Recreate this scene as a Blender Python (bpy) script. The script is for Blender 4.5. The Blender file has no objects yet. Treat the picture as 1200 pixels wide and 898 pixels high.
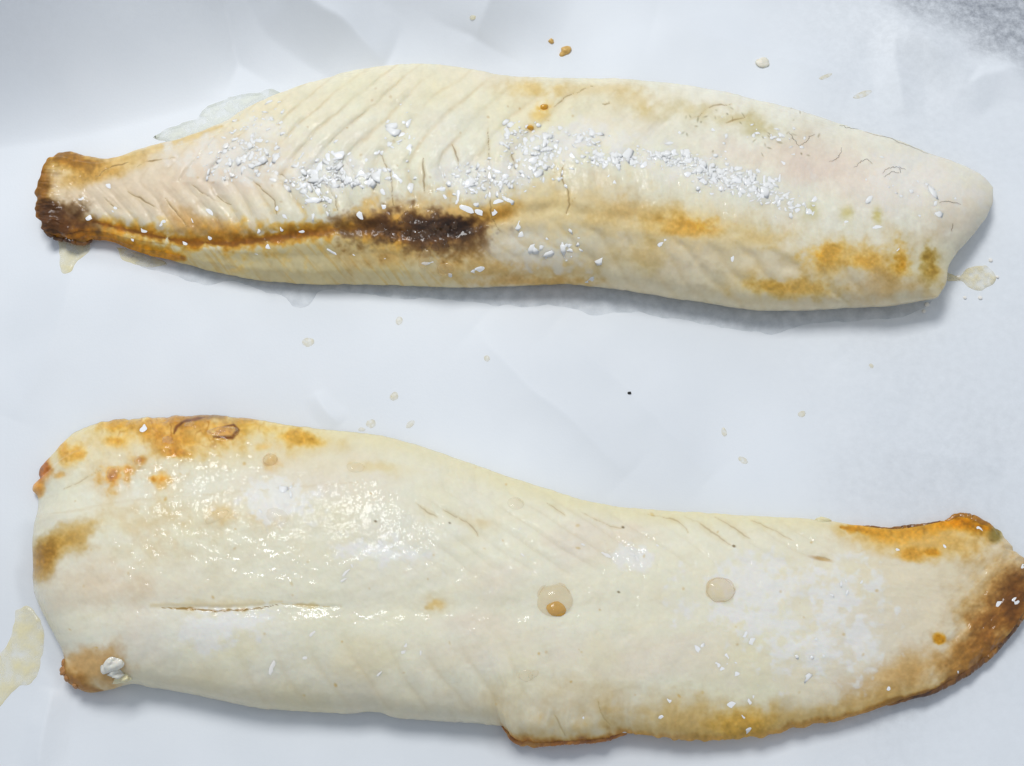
import bpy, math
import numpy as np

# ------------------------------------------------------------------ camera, world, lamps, exposure
scene = bpy.context.scene
COL = scene.collection
TILT = math.radians(18.0)
HFOV = math.radians(48.0)
DIST = 0.15 / math.tan(HFOV / 2)           # picture is 0.30 m wide on the paper
TH = math.tan(HFOV / 2)

cam_d = bpy.data.cameras.new('camera')
cam_d.sensor_fit = 'HORIZONTAL'
cam_d.sensor_width = 36.0
cam_d.lens = 18.0 / TH
cam_d.clip_start = 0.01
cam_d.clip_end = 20.0
cam = bpy.data.objects.new('camera', cam_d)
COL.objects.link(cam)
CAM = np.array([0.0, -DIST * math.sin(TILT), DIST * math.cos(TILT)])
cam.location = CAM
cam.rotation_euler = (TILT, 0, 0)
scene.camera = cam

world = bpy.data.worlds.new('World')
scene.world = world
world.use_nodes = True
bg = world.node_tree.nodes['Background']
bg.inputs['Color'].default_value = (0.84, 0.94, 1.09, 1)
bg.inputs['Strength'].default_value = 0.46


def area_lamp(name, loc, aim, sx, sy, power, color):
    d = bpy.data.lights.new(name, 'AREA')
    d.shape = 'RECTANGLE'
    d.size, d.size_y = sx, sy
    d.energy = power
    d.color = color
    o = bpy.data.objects.new(name, d)
    COL.objects.link(o)
    o.location = loc
    v = np.array(aim, float) - np.array(loc, float)
    from mathutils import Vector
    o.rotation_euler = Vector(v).to_track_quat('-Z', 'Y').to_euler()
    return o


area_lamp('kitchen_ceiling_lamp', (-0.20, 0.64, 1.02), (0.0, 0, 0), 0.44, 0.34, 9.1, (0.975, 0.99, 1.0))

scene.view_settings.view_transform = 'Standard'
scene.view_settings.look = 'None'
scene.view_settings.gamma = 1
scene.view_settings.exposure = 0.0
scene.view_settings.use_curve_mapping = False
try:
    scene.cycles.use_denoising = True
    scene.cycles.max_bounces = 10
    scene.cycles.transparent_max_bounces = 16
except Exception:
    pass

# ------------------------------------------------------------------ helpers
MM = 0.001


def unproject(px, py, z):
    """photo pixel + height above the paper (m) -> point in the place"""
    px = np.asarray(px, float); py = np.asarray(py, float); z = np.asarray(z, float)
    a = (px - 600.0) / 600.0 * TH
    b = (449.0 - py) / 600.0 * TH
    dx = a
    dy = math.sin(TILT) + b * math.cos(TILT)
    dz = -math.cos(TILT) + b * math.sin(TILT)
    t = (z - CAM[2]) / dz
    return np.stack([CAM[0] + dx * t, CAM[1] + dy * t, z + 0 * t], -1)


def project(p):
    """point in the place -> photo pixel"""
    d = np.asarray(p, float) - CAM
    x = d[..., 0]
    u = d[..., 1] * math.cos(TILT) + d[..., 2] * math.sin(TILT)
    f = d[..., 1] * math.sin(TILT) - d[..., 2] * math.cos(TILT)
    return 600 + x / f / TH * 600, 449 - u / f / TH * 600


_TAB = np.random.RandomState(7).rand(257, 257)


def vnoise(x, y, seed=0):
    x = np.asarray(x, float) + seed * 37.17
    y = np.asarray(y, float) + seed * 91.73
    xi = np.floor(x).astype(int); yi = np.floor(y).astype(int)
    fx = x - xi; fy = y - yi
    fx = fx * fx * (3 - 2 * fx); fy = fy * fy * (3 - 2 * fy)
    x0 = xi % 257; x1 = (xi + 1) % 257; y0 = yi % 257; y1 = (yi + 1) % 257
    return ((_TAB[x0, y0] * (1 - fx) + _TAB[x1, y0] * fx) * (1 - fy)
            + (_TAB[x0, y1] * (1 - fx) + _TAB[x1, y1] * fx) * fy) * 2 - 1


def fbm(x, y, s, seed=0, octv=4, gain=0.5):
    """s = size of the largest blobs; about -1..1"""
    r = 0; a = 1.0; n = 0
    for k in range(octv):
        c, sn = math.cos(k * 0.7), math.sin(k * 0.7)
        r = r + a * vnoise((x * c - y * sn) / s, (x * sn + y * c) / s, seed + k * 3.3)
        n += a; a *= gain; s *= 0.5
    return r / n


def sstep(a, b, x):
    t = np.clip((np.asarray(x, float) - a) / (b - a), 0, 1)
    return t * t * (3 - 2 * t)


def spline(pts, n):
    """Catmull-Rom through pts, n points evenly spaced along it"""
    p = np.array(pts, float)
    q = np.vstack([2 * p[0] - p[1], p, 2 * p[-1] - p[-2]])
    out = []
    for i in range(1, len(q) - 2):
        t = np.linspace(0, 1, 24, endpoint=False)[:, None]
        a, b, c, d = q[i - 1], q[i], q[i + 1], q[i + 2]
        out.append(0.5 * (2 * b + (c - a) * t + (2 * a - 5 * b + 4 * c - d) * t ** 2 + (3 * b - a - 3 * c + d) * t ** 3))
    out.append(p[-1:])
    o = np.vstack(out)
    s = np.r_[0, np.cumsum(np.hypot(*np.diff(o, axis=0).T))]
    ss = np.linspace(0, s[-1], n)
    return np.stack([np.interp(ss, s, o[:, k]) for k in range(o.shape[1])], -1)


def polydist(px, py, pts):
    """distance to a polyline and the parameter along it (0..1)"""
    pts = np.array(pts, float)
    best = np.full(np.shape(px), 1e9); par = np.zeros(np.shape(px))
    seg = np.hypot(*np.diff(pts[:, :2], axis=0).T); L = max(seg.sum(), 1e-9); acc = 0
    for k in range(len(pts) - 1):
        a, b = pts[k, :2], pts[k + 1, :2]; ab = b - a; l2 = max(ab @ ab, 1e-9)
        t = np.clip(((px - a[0]) * ab[0] + (py - a[1]) * ab[1]) / l2, 0, 1)
        d = np.hypot(px - a[0] - t * ab[0], py - a[1] - t * ab[1])
        m = d < best
        best = np.where(m, d, best); par = np.where(m, (acc + t * seg[k]) / L, par); acc += seg[k]
    return best, par


def s2l(c):
    c = np.asarray(c, float)
    return np.where(c <= 0.04045, c / 12.92, ((c + 0.055) / 1.055) ** 2.4)


def mesh_obj(name, verts, faces, mat, parent=None, smooth=True, attrs=None):
    me = bpy.data.meshes.new(name)
    verts = np.asarray(verts, float)
    if parent is not None:
        verts = verts - np.array(parent.location)
    if isinstance(faces, np.ndarray):
        me.vertices.add(len(verts)); me.vertices.foreach_set('co', verts.astype(np.float32).ravel())
        nf, k = faces.shape
        me.loops.add(nf * k); me.loops.foreach_set('vertex_index', faces.astype(np.int32).ravel())
        me.polygons.add(nf); me.polygons.foreach_set('loop_start', np.arange(0, nf * k, k, dtype=np.int32))
        me.update(calc_edges=True)
    else:
        me.from_pydata([tuple(v) for v in verts], [], [tuple(int(i) for i in f) for f in faces])
    me.validate()
    if smooth:
        me.polygons.foreach_set('use_smooth', np.ones(len(me.polygons), bool))
    for an, arr in (attrs or {}).items():
        at = me.color_attributes.new(an, 'FLOAT_COLOR', 'POINT')
        arr = np.asarray(arr, float)
        if arr.shape[1] == 3:
            arr = np.c_[arr, np.ones(len(arr))]
        at.data.foreach_set('color', arr.astype(np.float32).ravel())
    me.materials.append(mat)
    o = bpy.data.objects.new(name, me)
    COL.objects.link(o)
    if parent is not None:
        o.parent = parent
    return o


def tag(o, label=None, cat=None, group=None, kind=None):
    if label: o['label'] = label
    if cat: o['category'] = cat
    if group: o['group'] = group
    if kind: o['kind'] = kind
    return o


def thing(name, loc, label, cat, group=None):
    o = bpy.data.objects.new(name, None)
    o.empty_display_size = 0.01
    COL.objects.link(o)
    o.location = loc
    return tag(o, label, cat, group)


# ------------------------------------------------------------------ materials
def new_mat(name):
    m = bpy.data.materials.new(name)
    m.use_nodes = True
    nt = m.node_tree
    b = nt.nodes['Principled BSDF']
    return m, nt, b


def lnk(nt, a, b):
    nt.links.new(a, b)


def flesh_material(name):
    m, nt, b = new_mat(name)
    N = nt.nodes
    col = N.new('ShaderNodeVertexColor'); col.layer_name = 'Col'
    wet = N.new('ShaderNodeVertexColor'); wet.layer_name = 'Wet'
    tc = N.new('ShaderNodeTexCoord')
    n1 = N.new('ShaderNodeTexNoise'); n1.inputs['Scale'].default_value = 900; n1.inputs['Detail'].default_value = 3
    n2 = N.new('ShaderNodeTexNoise'); n2.inputs['Scale'].default_value = 2600; n2.inputs['Detail'].default_value = 2
    lnk(nt, tc.outputs['Object'], n1.inputs['Vector']); lnk(nt, tc.outputs['Object'], n2.inputs['Vector'])
    add = N.new('ShaderNodeMath'); add.operation = 'ADD'
    lnk(nt, n1.outputs['Fac'], add.inputs[0]); lnk(nt, n2.outputs['Fac'], add.inputs[1])
    bump = N.new('ShaderNodeBump'); bump.inputs['Strength'].default_value = 0.045; bump.inputs['Distance'].default_value = 0.0004
    lnk(nt, add.outputs[0], bump.inputs['Height'])
    lnk(nt, bump.outputs['Normal'], b.inputs['Normal'])
    n4 = N.new('ShaderNodeTexNoise'); n4.inputs['Scale'].default_value = 330; n4.inputs['Detail'].default_value = 2
    lnk(nt, tc.outputs['Object'], n4.inputs['Vector'])
    cb = N.new('ShaderNodeBump'); cb.inputs['Strength'].default_value = 0.6; cb.inputs['Distance'].default_value = 0.0009
    lnk(nt, n4.outputs['Fac'], cb.inputs['Height'])
    lnk(nt, cb.outputs['Normal'], b.inputs['Coat Normal'])
    # fine colour mottle
    mr = N.new('ShaderNodeMapRange'); mr.inputs['From Min'].default_value = 0.3; mr.inputs['From Max'].default_value = 0.7
    mr.inputs['To Min'].default_value = 0.985; mr.inputs['To Max'].default_value = 1.015
    lnk(nt, n1.outputs['Fac'], mr.inputs['Value'])
    mul = N.new('ShaderNodeVectorMath'); mul.operation = 'SCALE'
    lnk(nt, col.outputs['Color'], mul.inputs[0]); lnk(nt, mr.outputs[0], mul.inputs['Scale'])
    lnk(nt, mul.outputs[0], b.inputs['Base Color'])
    sep = N.new('ShaderNodeSeparateColor'); lnk(nt, wet.outputs['Color'], sep.inputs[0])
    lnk(nt, sep.outputs[0], b.inputs['Coat Weight'])
    rr = N.new('ShaderNodeMapRange'); rr.inputs['To Min'].default_value = 0.6; rr.inputs['To Max'].default_value = 0.45
    lnk(nt, sep.outputs[0], rr.inputs['Value']); lnk(nt, rr.outputs[0], b.inputs['Roughness'])
    b.inputs['Coat Roughness'].default_value = 0.05
    b.inputs['Coat IOR'].default_value = 1.4
    b.inputs['IOR'].default_value = 1.4
    b.inputs['Specular IOR Level'].default_value = 0.3
    b.inputs['Subsurface Weight'].default_value = 0.65
    b.inputs['Subsurface Radius'].default_value = (1.0, 0.82, 0.62)
    b.inputs['Subsurface Scale'].default_value = 0.0016
    return m


def simple_mat(name, color, rough=0.4, trans=0.0, ior=1.45, coat=0.0, sss=0.0, alpha=1.0, bump=0.0, bscale=800, mottle=0.0):
    m, nt, b = new_mat(name)
    N = nt.nodes
    b.inputs['Base Color'].default_value = (*s2l(np.array(color) / 255.0), 1)
    b.inputs['Roughness'].default_value = rough
    b.inputs['Transmission Weight'].default_value = trans
    b.inputs['IOR'].default_value = ior
    b.inputs['Coat Weight'].default_value = coat
    b.inputs['Coat Roughness'].default_value = 0.08
    b.inputs['Alpha'].default_value = alpha
    if sss:
        b.inputs['Subsurface Weight'].default_value = sss
        b.inputs['Subsurface Radius'].default_value = (1, .8, .6)
        b.inputs['Subsurface Scale'].default_value = 0.001
    if bump or mottle:
        tc = N.new('ShaderNodeTexCoord')
        n = N.new('ShaderNodeTexNoise'); n.inputs['Scale'].default_value = bscale; n.inputs['Detail'].default_value = 4
        lnk(nt, tc.outputs['Object'], n.inputs['Vector'])
        if bump:
            bp = N.new('ShaderNodeBump'); bp.inputs['Strength'].default_value = bump; bp.inputs['Distance'].default_value = 0.0005
            lnk(nt, n.outputs['Fac'], bp.inputs['Height']); lnk(nt, bp.outputs['Normal'], b.inputs['Normal'])
        if mottle:
            mx = N.new('ShaderNodeMix'); mx.data_type = 'RGBA'
            c = s2l(np.array(color) / 255.0)
            mx.inputs[6].default_value = (*(c * (1 - mottle)), 1); mx.inputs[7].default_value = (*np.clip(c * (1 + mottle), 0, .95), 1)
            lnk(nt, n.outputs['Fac'], mx.inputs[0]); lnk(nt, mx.outputs[2], b.inputs['Base Color'])
    return m


def paper_material():
    m, nt, b = new_mat('baking_paper')
    N = nt.nodes
    tc = N.new('ShaderNodeTexCoord')
    n1 = N.new('ShaderNodeTexNoise'); n1.inputs['Scale'].default_value = 45; n1.inputs['Detail'].default_value = 5
    n2 = N.new('ShaderNodeTexNoise'); n2.inputs['Scale'].default_value = 1500; n2.inputs['Detail'].default_value = 3
    lnk(nt, tc.outputs['Object'], n1.inputs['Vector']); lnk(nt, tc.outputs['Object'], n2.inputs['Vector'])
    mx = N.new('ShaderNodeMix'); mx.data_type = 'RGBA'
    mx.inputs[6].default_value = (0.81, 0.83, 0.845, 1); mx.inputs[7].default_value = (0.87, 0.88, 0.885, 1)
    lnk(nt, n1.outputs['Fac'], mx.inputs[0]); lnk(nt, mx.outputs[2], b.inputs['Base Color'])
    bp = N.new('ShaderNodeBump'); bp.inputs['Strength'].default_value = 0.12; bp.inputs['Distance'].default_value = 0.0002
    lnk(nt, n2.outputs['Fac'], bp.inputs['Height']); lnk(nt, bp.outputs['Normal'], b.inputs['Normal'])
    b.inputs['Roughness'].default_value = 0.5
    b.inputs['IOR'].default_value = 1.4
    # soaked, see-through patches and painted far-left shade of the sheet (attribute), a little grainy
    at = N.new('ShaderNodeVertexColor'); at.layer_name = 'SoakShade'
    sep = N.new('ShaderNodeSeparateColor'); lnk(nt, at.outputs['Color'], sep.inputs[0])
    n3 = N.new('ShaderNodeTexNoise'); n3.inputs['Scale'].default_value = 420; n3.inputs['Detail'].default_value = 4; n3.inputs['Roughness'].default_value = 0.7
    lnk(nt, tc.outputs['Object'], n3.inputs['Vector'])
    mr = N.new('ShaderNodeMapRange'); mr.inputs['From Min'].default_value = 0.3; mr.inputs['From Max'].default_value = 0.7
    mr.inputs['To Min'].default_value = 0.55; mr.inputs['To Max'].default_value = 1.3
    lnk(nt, n3.outputs['Fac'], mr.inputs['Value'])
    gm = N.new('ShaderNodeMix'); gm.data_type = 'FLOAT'; gm.inputs[2].default_value = 1.0
    lnk(nt, sep.outputs[1], gm.inputs[0]); lnk(nt, mr.outputs[0], gm.inputs[3])
    mm = N.new('ShaderNodeMath'); mm.operation = 'MULTIPLY'
    lnk(nt, sep.outputs[0], mm.inputs[0]); lnk(nt, gm.outputs[0], mm.inputs[1])
    inv = N.new('ShaderNodeMath'); inv.operation = 'SUBTRACT'; inv.inputs[0].default_value = 1.0; inv.use_clamp = True
    lnk(nt, mm.outputs[0], inv.inputs[1]); lnk(nt, inv.outputs[0], b.inputs['Alpha'])
    return m


def vcol_mat(name, rough=0.35, coat=0.5, bump=0.4, bscale=900, sss=0.15):
    m, nt, b = new_mat(name)
    N = nt.nodes
    col = N.new('ShaderNodeVertexColor'); col.layer_name = 'Col'
    lnk(nt, col.outputs['Color'], b.inputs['Base Color'])
    tc = N.new('ShaderNodeTexCoord')
    n = N.new('ShaderNodeTexNoise'); n.inputs['Scale'].default_value = bscale; n.inputs['Detail'].default_value = 4
    lnk(nt, tc.outputs['Object'], n.inputs['Vector'])
    bp = N.new('ShaderNodeBump'); bp.inputs['Strength'].default_value = bump; bp.inputs['Distance'].default_value = 0.0005
    lnk(nt, n.outputs['Fac'], bp.inputs['Height']); lnk(nt, bp.outputs['Normal'], b.inputs['Normal'])
    b.inputs['Roughness'].default_value = rough
    b.inputs['Coat Weight'].default_value = coat
    b.inputs['Coat Roughness'].default_value = 0.1
    b.inputs['Subsurface Weight'].default_value = sss
    b.inputs['Subsurface Radius'].default_value = (1, .6, .3)
    b.inputs['Subsurface Scale'].default_value = 0.001
    return m


def film_mat(name, color, opac, rough=0.12, patchy=0.0, bscale=300):
    """thin wet film: part clear, part tinted, glossy"""
    m, nt, b = new_mat(name)
    N = nt.nodes
    b.inputs['Base Color'].default_value = (*s2l(np.array(color) / 255.0), 1)
    b.inputs['Roughness'].default_value = rough
    b.inputs['IOR'].default_value = 1.36
    tc = N.new('ShaderNodeTexCoord')
    n = N.new('ShaderNodeTexNoise'); n.inputs['Scale'].default_value = bscale; n.inputs['Detail'].default_value = 3
    lnk(nt, tc.outputs['Object'], n.inputs['Vector'])
    mr = N.new('ShaderNodeMapRange'); mr.inputs['From Min'].default_value = 0.3; mr.inputs['From Max'].default_value = 0.7
    mr.inputs['To Min'].default_value = max(opac - patchy, 0.02); mr.inputs['To Max'].default_value = min(opac + patchy, 1)
    lnk(nt, n.outputs['Fac'], mr.inputs['Value']); lnk(nt, mr.outputs[0], b.inputs['Alpha'])
    bp = N.new('ShaderNodeBump'); bp.inputs['Strength'].default_value = 0.25; bp.inputs['Distance'].default_value = 0.0004
    lnk(nt, n.outputs['Fac'], bp.inputs['Height']); lnk(nt, bp.outputs['Normal'], b.inputs['Normal'])
    return m


def soft_normal(m, up):
    """light diffuses inside a small clear crystal, so its faces shade alike"""
    nt = m.node_tree; N = nt.nodes; b = N['Principled BSDF']
    for l in list(nt.links):
        if l.to_socket == b.inputs['Normal']: nt.links.remove(l)
    g = N.new('ShaderNodeNewGeometry')
    sc = N.new('ShaderNodeVectorMath'); sc.operation = 'SCALE'; sc.inputs['Scale'].default_value = 1 - up
    ad = N.new('ShaderNodeVectorMath'); ad.operation = 'ADD'; ad.inputs[1].default_value = (0, 0, up)
    no = N.new('ShaderNodeVectorMath'); no.operation = 'NORMALIZE'
    lnk(nt, g.outputs['Normal'], sc.inputs[0]); lnk(nt, sc.outputs[0], ad.inputs[0]); lnk(nt, ad.outputs[0], no.inputs[0])
    lnk(nt, no.outputs[0], b.inputs['Normal'])
    b.inputs['Coat Weight'].default_value = 0.5
    b.inputs['Coat Roughness'].default_value = 0.08
    b.inputs['Specular IOR Level'].default_value = 0.1


M_PAPER = paper_material()
M_TRAY = simple_mat('tray_metal', (132, 136, 146), 0.45, bump=0.5, bscale=600, mottle=0.35)
M_FLESH = flesh_material('fish_flesh')
M_RIM = vcol_mat('browned_rim')
M_SALT = simple_mat('salt', (247, 244, 240), 0.3, ior=1.45, bump=0.15, bscale=1500)
M_SALT_CLEAR = simple_mat('salt_wet', (242, 236, 226), 0.15, ior=1.4, coat=0.6)
M_GRAIN = simple_mat('salt_fine', (243, 240, 234), 0.4, ior=1.4)
for _m in (M_SALT, M_SALT_CLEAR, M_GRAIN):
    soft_normal(_m, 0.5)
M_BLISTER = simple_mat('blister_skin', (244, 206, 146), 0.06, ior=1.36, coat=1.0, alpha=0.26, mottle=0.2, bscale=400)
M_RING = simple_mat('blister_rim', (226, 172, 96), 0.15, coat=1.0, alpha=0.16, mottle=0.4, bscale=500)
M_BLISTER_FAINT = simple_mat('blister_film', (240, 222, 186), 0.06, ior=1.36, coat=1.0, alpha=0.14)
M_AMBER = simple_mat('amber_juice', (232, 164, 24), 0.12, coat=1.0, alpha=0.75, mottle=0.3, bscale=500)
M_AMBER_PALE = film_mat('pale_juice', (238, 222, 172), 0.4, patchy=0.3, bscale=420)
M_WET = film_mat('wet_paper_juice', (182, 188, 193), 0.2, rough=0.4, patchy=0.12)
M_JUICE = film_mat('dried_juice', (246, 232, 180), 0.4, patchy=0.25, bscale=250)
M_SKIN = film_mat('juice_skin', (222, 224, 208), 0.4, rough=0.25, patchy=0.3, bscale=300)
M_DROP = film_mat('juice_drop', (236, 216, 150), 0.22, patchy=0.15, bscale=900)
M_DARK = simple_mat('dark_bubble', (118, 88, 62), 0.08, ior=1.36, coat=1.0, alpha=0.25)
M_VEIN = simple_mat('vein', (96, 84, 64), 0.5)
M_CRUMB_BROWN = simple_mat('brown_crumb', (214, 172, 98), 0.4, bump=0.5, mottle=0.4)
M_CRUMB_WHITE = simple_mat('white_crumb', (232, 224, 205), 0.4, sss=0.3, bump=0.5)
M_SPECK = simple_mat('black_speck', (40, 38, 36), 0.6)
M_WHITE_FLESH = simple_mat('white_flesh', (230, 225, 210), 0.3, sss=0.4, coat=0.5, bump=0.4)
M_CREAM_FLESH = simple_mat('cream_flesh', (232, 220, 176), 0.3, sss=0.4, coat=0.5, bump=0.4)

# ------------------------------------------------------------------ paper and tray
def paper_height(px, py):
    """height of the sheet (mm) by place, given in photo pixels on the tray plane"""
    h = 0.5 + 0.10 * fbm(px, py, 160, 3, 3)
    up = fbm(px, py, 260, 11, 3)
    free = sstep(150, 20, py - 0.05 * px)            # loose far edge of the sheet
    h = h + free * (1.0 + 2.5 * up)

    wx = px + 16 * fbm(px, py, 110, 23, 3); wy = py + 16 * fbm(px, py, 110, 27, 3)

    def crease(pts, w, hh, sharp=1.0):
        d, t = polydist(wx, wy, pts)
        e = np.sin(np.clip(t, 0.02, 0.98) * math.pi) ** 0.6
        return hh * np.clip(1 - d / w, 0, 1) ** sharp * e

    def side(pts, w, hh):
        """one-sided step down across a line: lit face / shaded face"""
        (x0, y0), (x1, y1) = pts
        L = math.hypot(x1 - x0, y1 - y0)
        t = ((px - x0) * (x1 - x0) + (py - y0) * (y1 - y0)) / L ** 2
        d = ((px - x0) * (y1 - y0) - (py - y0) * (x1 - x0)) / L
        e = sstep(-0.1, 0.25, t) * sstep(1.1, 0.75, t)
        return hh * sstep(-w, w, d) * np.exp(-np.clip(d, 0, None) / (w * 4)) * e
    # rise of the sheet against the far side of the tray, strongest on the left
    edge = 168 - 0.17 * px + 40 * fbm(px, py, 260, 5, 2)
    rise = np.clip(edge - py, 0, None)
    h = h + 0.0125 * rise ** 1.5 * (0.25 + 0.75 * sstep(700, 150, px))
    h = h + crease([(300, -60), (345, 10), (450, 76)], 55, 6.0, 1.3)
    h = h + crease([(600, -90), (585, 0), (560, 50)], 90, 5.0, 1.6)
    h = h + crease([(262, -60), (270, 30), (282, 120)], 60, -3.0, 1.6)
    h = h + crease([(1030, 20), (1075, 55), (1135, 100)], 34, 3.6, 1.2)
    h = h + crease([(1043, 30), (1040, 70), (1052, 130)], 30, 1.6, 1.2)
    h = h + crease([(1110, 118), (1150, 95), (1210, 80)], 34, 2.0, 1.2)
    h = h + crease([(760, 25), (900, 60), (1000, 95)], 80, 1.4, 1.6)
    h = h + crease([(560, 380), (640, 460), (740, 560)], 80, 1.8, 2.2)
    h = h + crease([(650, 380), (730, 450), (830, 570)], 80, 1.5, 2.2)
    h = h + crease([(366, 455), (380, 480), (396, 500)], 18, 0.8, 1.2)
    h = h + crease([(66, 800), (60, 850), (52, 930)], 26, 2.2, 1.2)
    h = h + crease([(90, 300), (60, 420), (20, 500)], 60, 0.9, 1.6)
    h = h + crease([(980, 420), (1040, 520), (1180, 560)], 70, 0.8, 1.6)
    return np.maximum(h, 0.15 + 0.05 * h)


UB_OUT = [(100, 288), (200, 307), (300, 330), (480, 337), (660, 336), (780, 350), (880, 365), (990, 363), (1100, 350)]
LB_OUT = [(38, 620), (40, 700), (76, 790), (155, 803), (300, 832), (470, 844), (600, 868), (735, 862), (840, 870), (1000, 842), (1100, 808), (1190, 740)]


def build_paper():
    nx, ny = 520, 420
    gx = np.linspace(-130, 1330, nx); gy = np.linspace(-190, 1040, ny)
    X, Y = np.meshgrid(gx, gy, indexing='ij')
    h = paper_height(X, Y) * MM
    w = unproject(X, Y, 0 * h)
    w[..., 2] = h
    idx = np.arange(nx * ny).reshape(nx, ny)
    f = np.stack([idx[:-1, :-1], idx[:-1, 1:], idx[1:, 1:], idx[1:, :-1]], -1).reshape(-1, 4)
    soak_shade = 0.5 * sstep(-8, 55, (X - 1050) * 0.50 - (Y - 22) * 0.86 + 16 * fbm(X, Y, 50, 4, 3))
    soak_shade = soak_shade + 0.36 * sstep(190, -110, Y + 0.42 * X - 20 + 50 * fbm(X, Y, 160, 6, 3)) + 0.12 * sstep(140, 0, Y + 20 * fbm(X, Y, 160, 9, 3)) * sstep(700, 500, X)  # shade at the far left painted in as see-through paper, tray partly showing
    soak_shade = soak_shade + 0.07 * (1 + 1.2 * fbm(X, Y, 170, 16, 3)) + 0.05 * sstep(120, 20, Y)
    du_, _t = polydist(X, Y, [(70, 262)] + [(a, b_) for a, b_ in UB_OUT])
    soak_shade = soak_shade + 0.08 * sstep(26, 4, du_ + 14 * fbm(X, Y, 40, 18, 3))
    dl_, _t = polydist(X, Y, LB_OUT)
    soak_shade = soak_shade + 0.10 * sstep(22, 4, dl_ + 14 * fbm(X, Y, 40, 19, 3))
    grain = 0.12 + 0.88 * sstep(850, 1020, X)
    att = np.stack([soak_shade, grain, soak_shade], -1).reshape(-1, 3)
    o = mesh_obj('baking_paper', w.reshape(-1, 3), f, M_PAPER, attrs={'SoakShade': att})
    tag(o, 'large creased sheet of white baking paper lying under both fillets', 'baking paper')
    return o


def build_tray():
    X = [-0.30, 0.30]; Y = [-0.26, 0.27]
    prof = [(-0.004, 0.0), (0.0, -0.0008), (0.003, 0.0)]
    z0 = -0.0012
    ring = lambda g, z: [(X[0] - g, Y[0] - g, z), (X[1] + g, Y[0] - g, z), (X[1] + g, Y[1] + g, z), (X[0] - g, Y[1] + g, z)]
    rings = [ring(0, z0), ring(0.006, z0 + 0.010), ring(0.012, z0 + 0.011), ring(0.012, z0 + 0.009), ring(0.007, z0 + 0.008), ring(0.001, z0 - 0.0015)]
    v = [p for r in rings for p in r]
    f = [(0, 1, 2, 3)]
    for k in range(len(rings) - 1):
        for i in range(4):
            a = k * 4 + i; b = k * 4 + (i + 1) % 4
            f.append((a, a + 4, b + 4, b))
    f.append(tuple(len(v) - 1 - i for i in range(4)))
    o = mesh_obj('baking_tray', v, f, M_TRAY, smooth=False)
    tag(o, 'grey metal baking tray under the white paper', 'baking tray', kind='structure')
    del o['label']; del o['category']


build_tray()
PAPER = build_paper()


def paper_z(px, py):
    return float(paper_height(np.array([float(px)]), np.array([float(py)]))[0]) * MM


# ------------------------------------------------------------------ fillets
class Fillet:
    pass


def coons(T, B, L, R, nu, nv, jag):
    """pixel grid between four border lines; jag(x, y) = raggedness of the border in pixels"""
    def rag(c, seed):
        t = np.gradient(c, axis=0); t /= np.maximum(np.hypot(t[:, 0], t[:, 1]), 1e-9)[:, None]
        nrm = np.stack([-t[:, 1], t[:, 0]], -1)
        a = jag(c[:, 0], c[:, 1])
        w = np.sin(np.linspace(0, math.pi, len(c))) ** 0.2
        n = 0.55 * fbm(c[:, 0], c[:, 1], 26, seed, 3) + 0.45 * fbm(c[:, 0], c[:, 1], 9, seed + 5, 2)
        return c + nrm * (a * n * w)[:, None]
    T = rag(spline(T, nu), 1); B = rag(spline(B, nu), 2); L = rag(spline(L, nv), 3); R = rag(spline(R, nv), 4)
    u = np.linspace(0, 1, nu)[:, None, None]; v = np.linspace(0, 1, nv)[None, :, None]
    P = (1 - v) * T[:, None] + v * B[:, None] + (1 - u) * L[None] + u * R[None] \
        - ((1 - u) * (1 - v) * T[0] + u * (1 - v) * T[-1] + (1 - u) * v * B[0] + u * v * B[-1])
    return P


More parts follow.
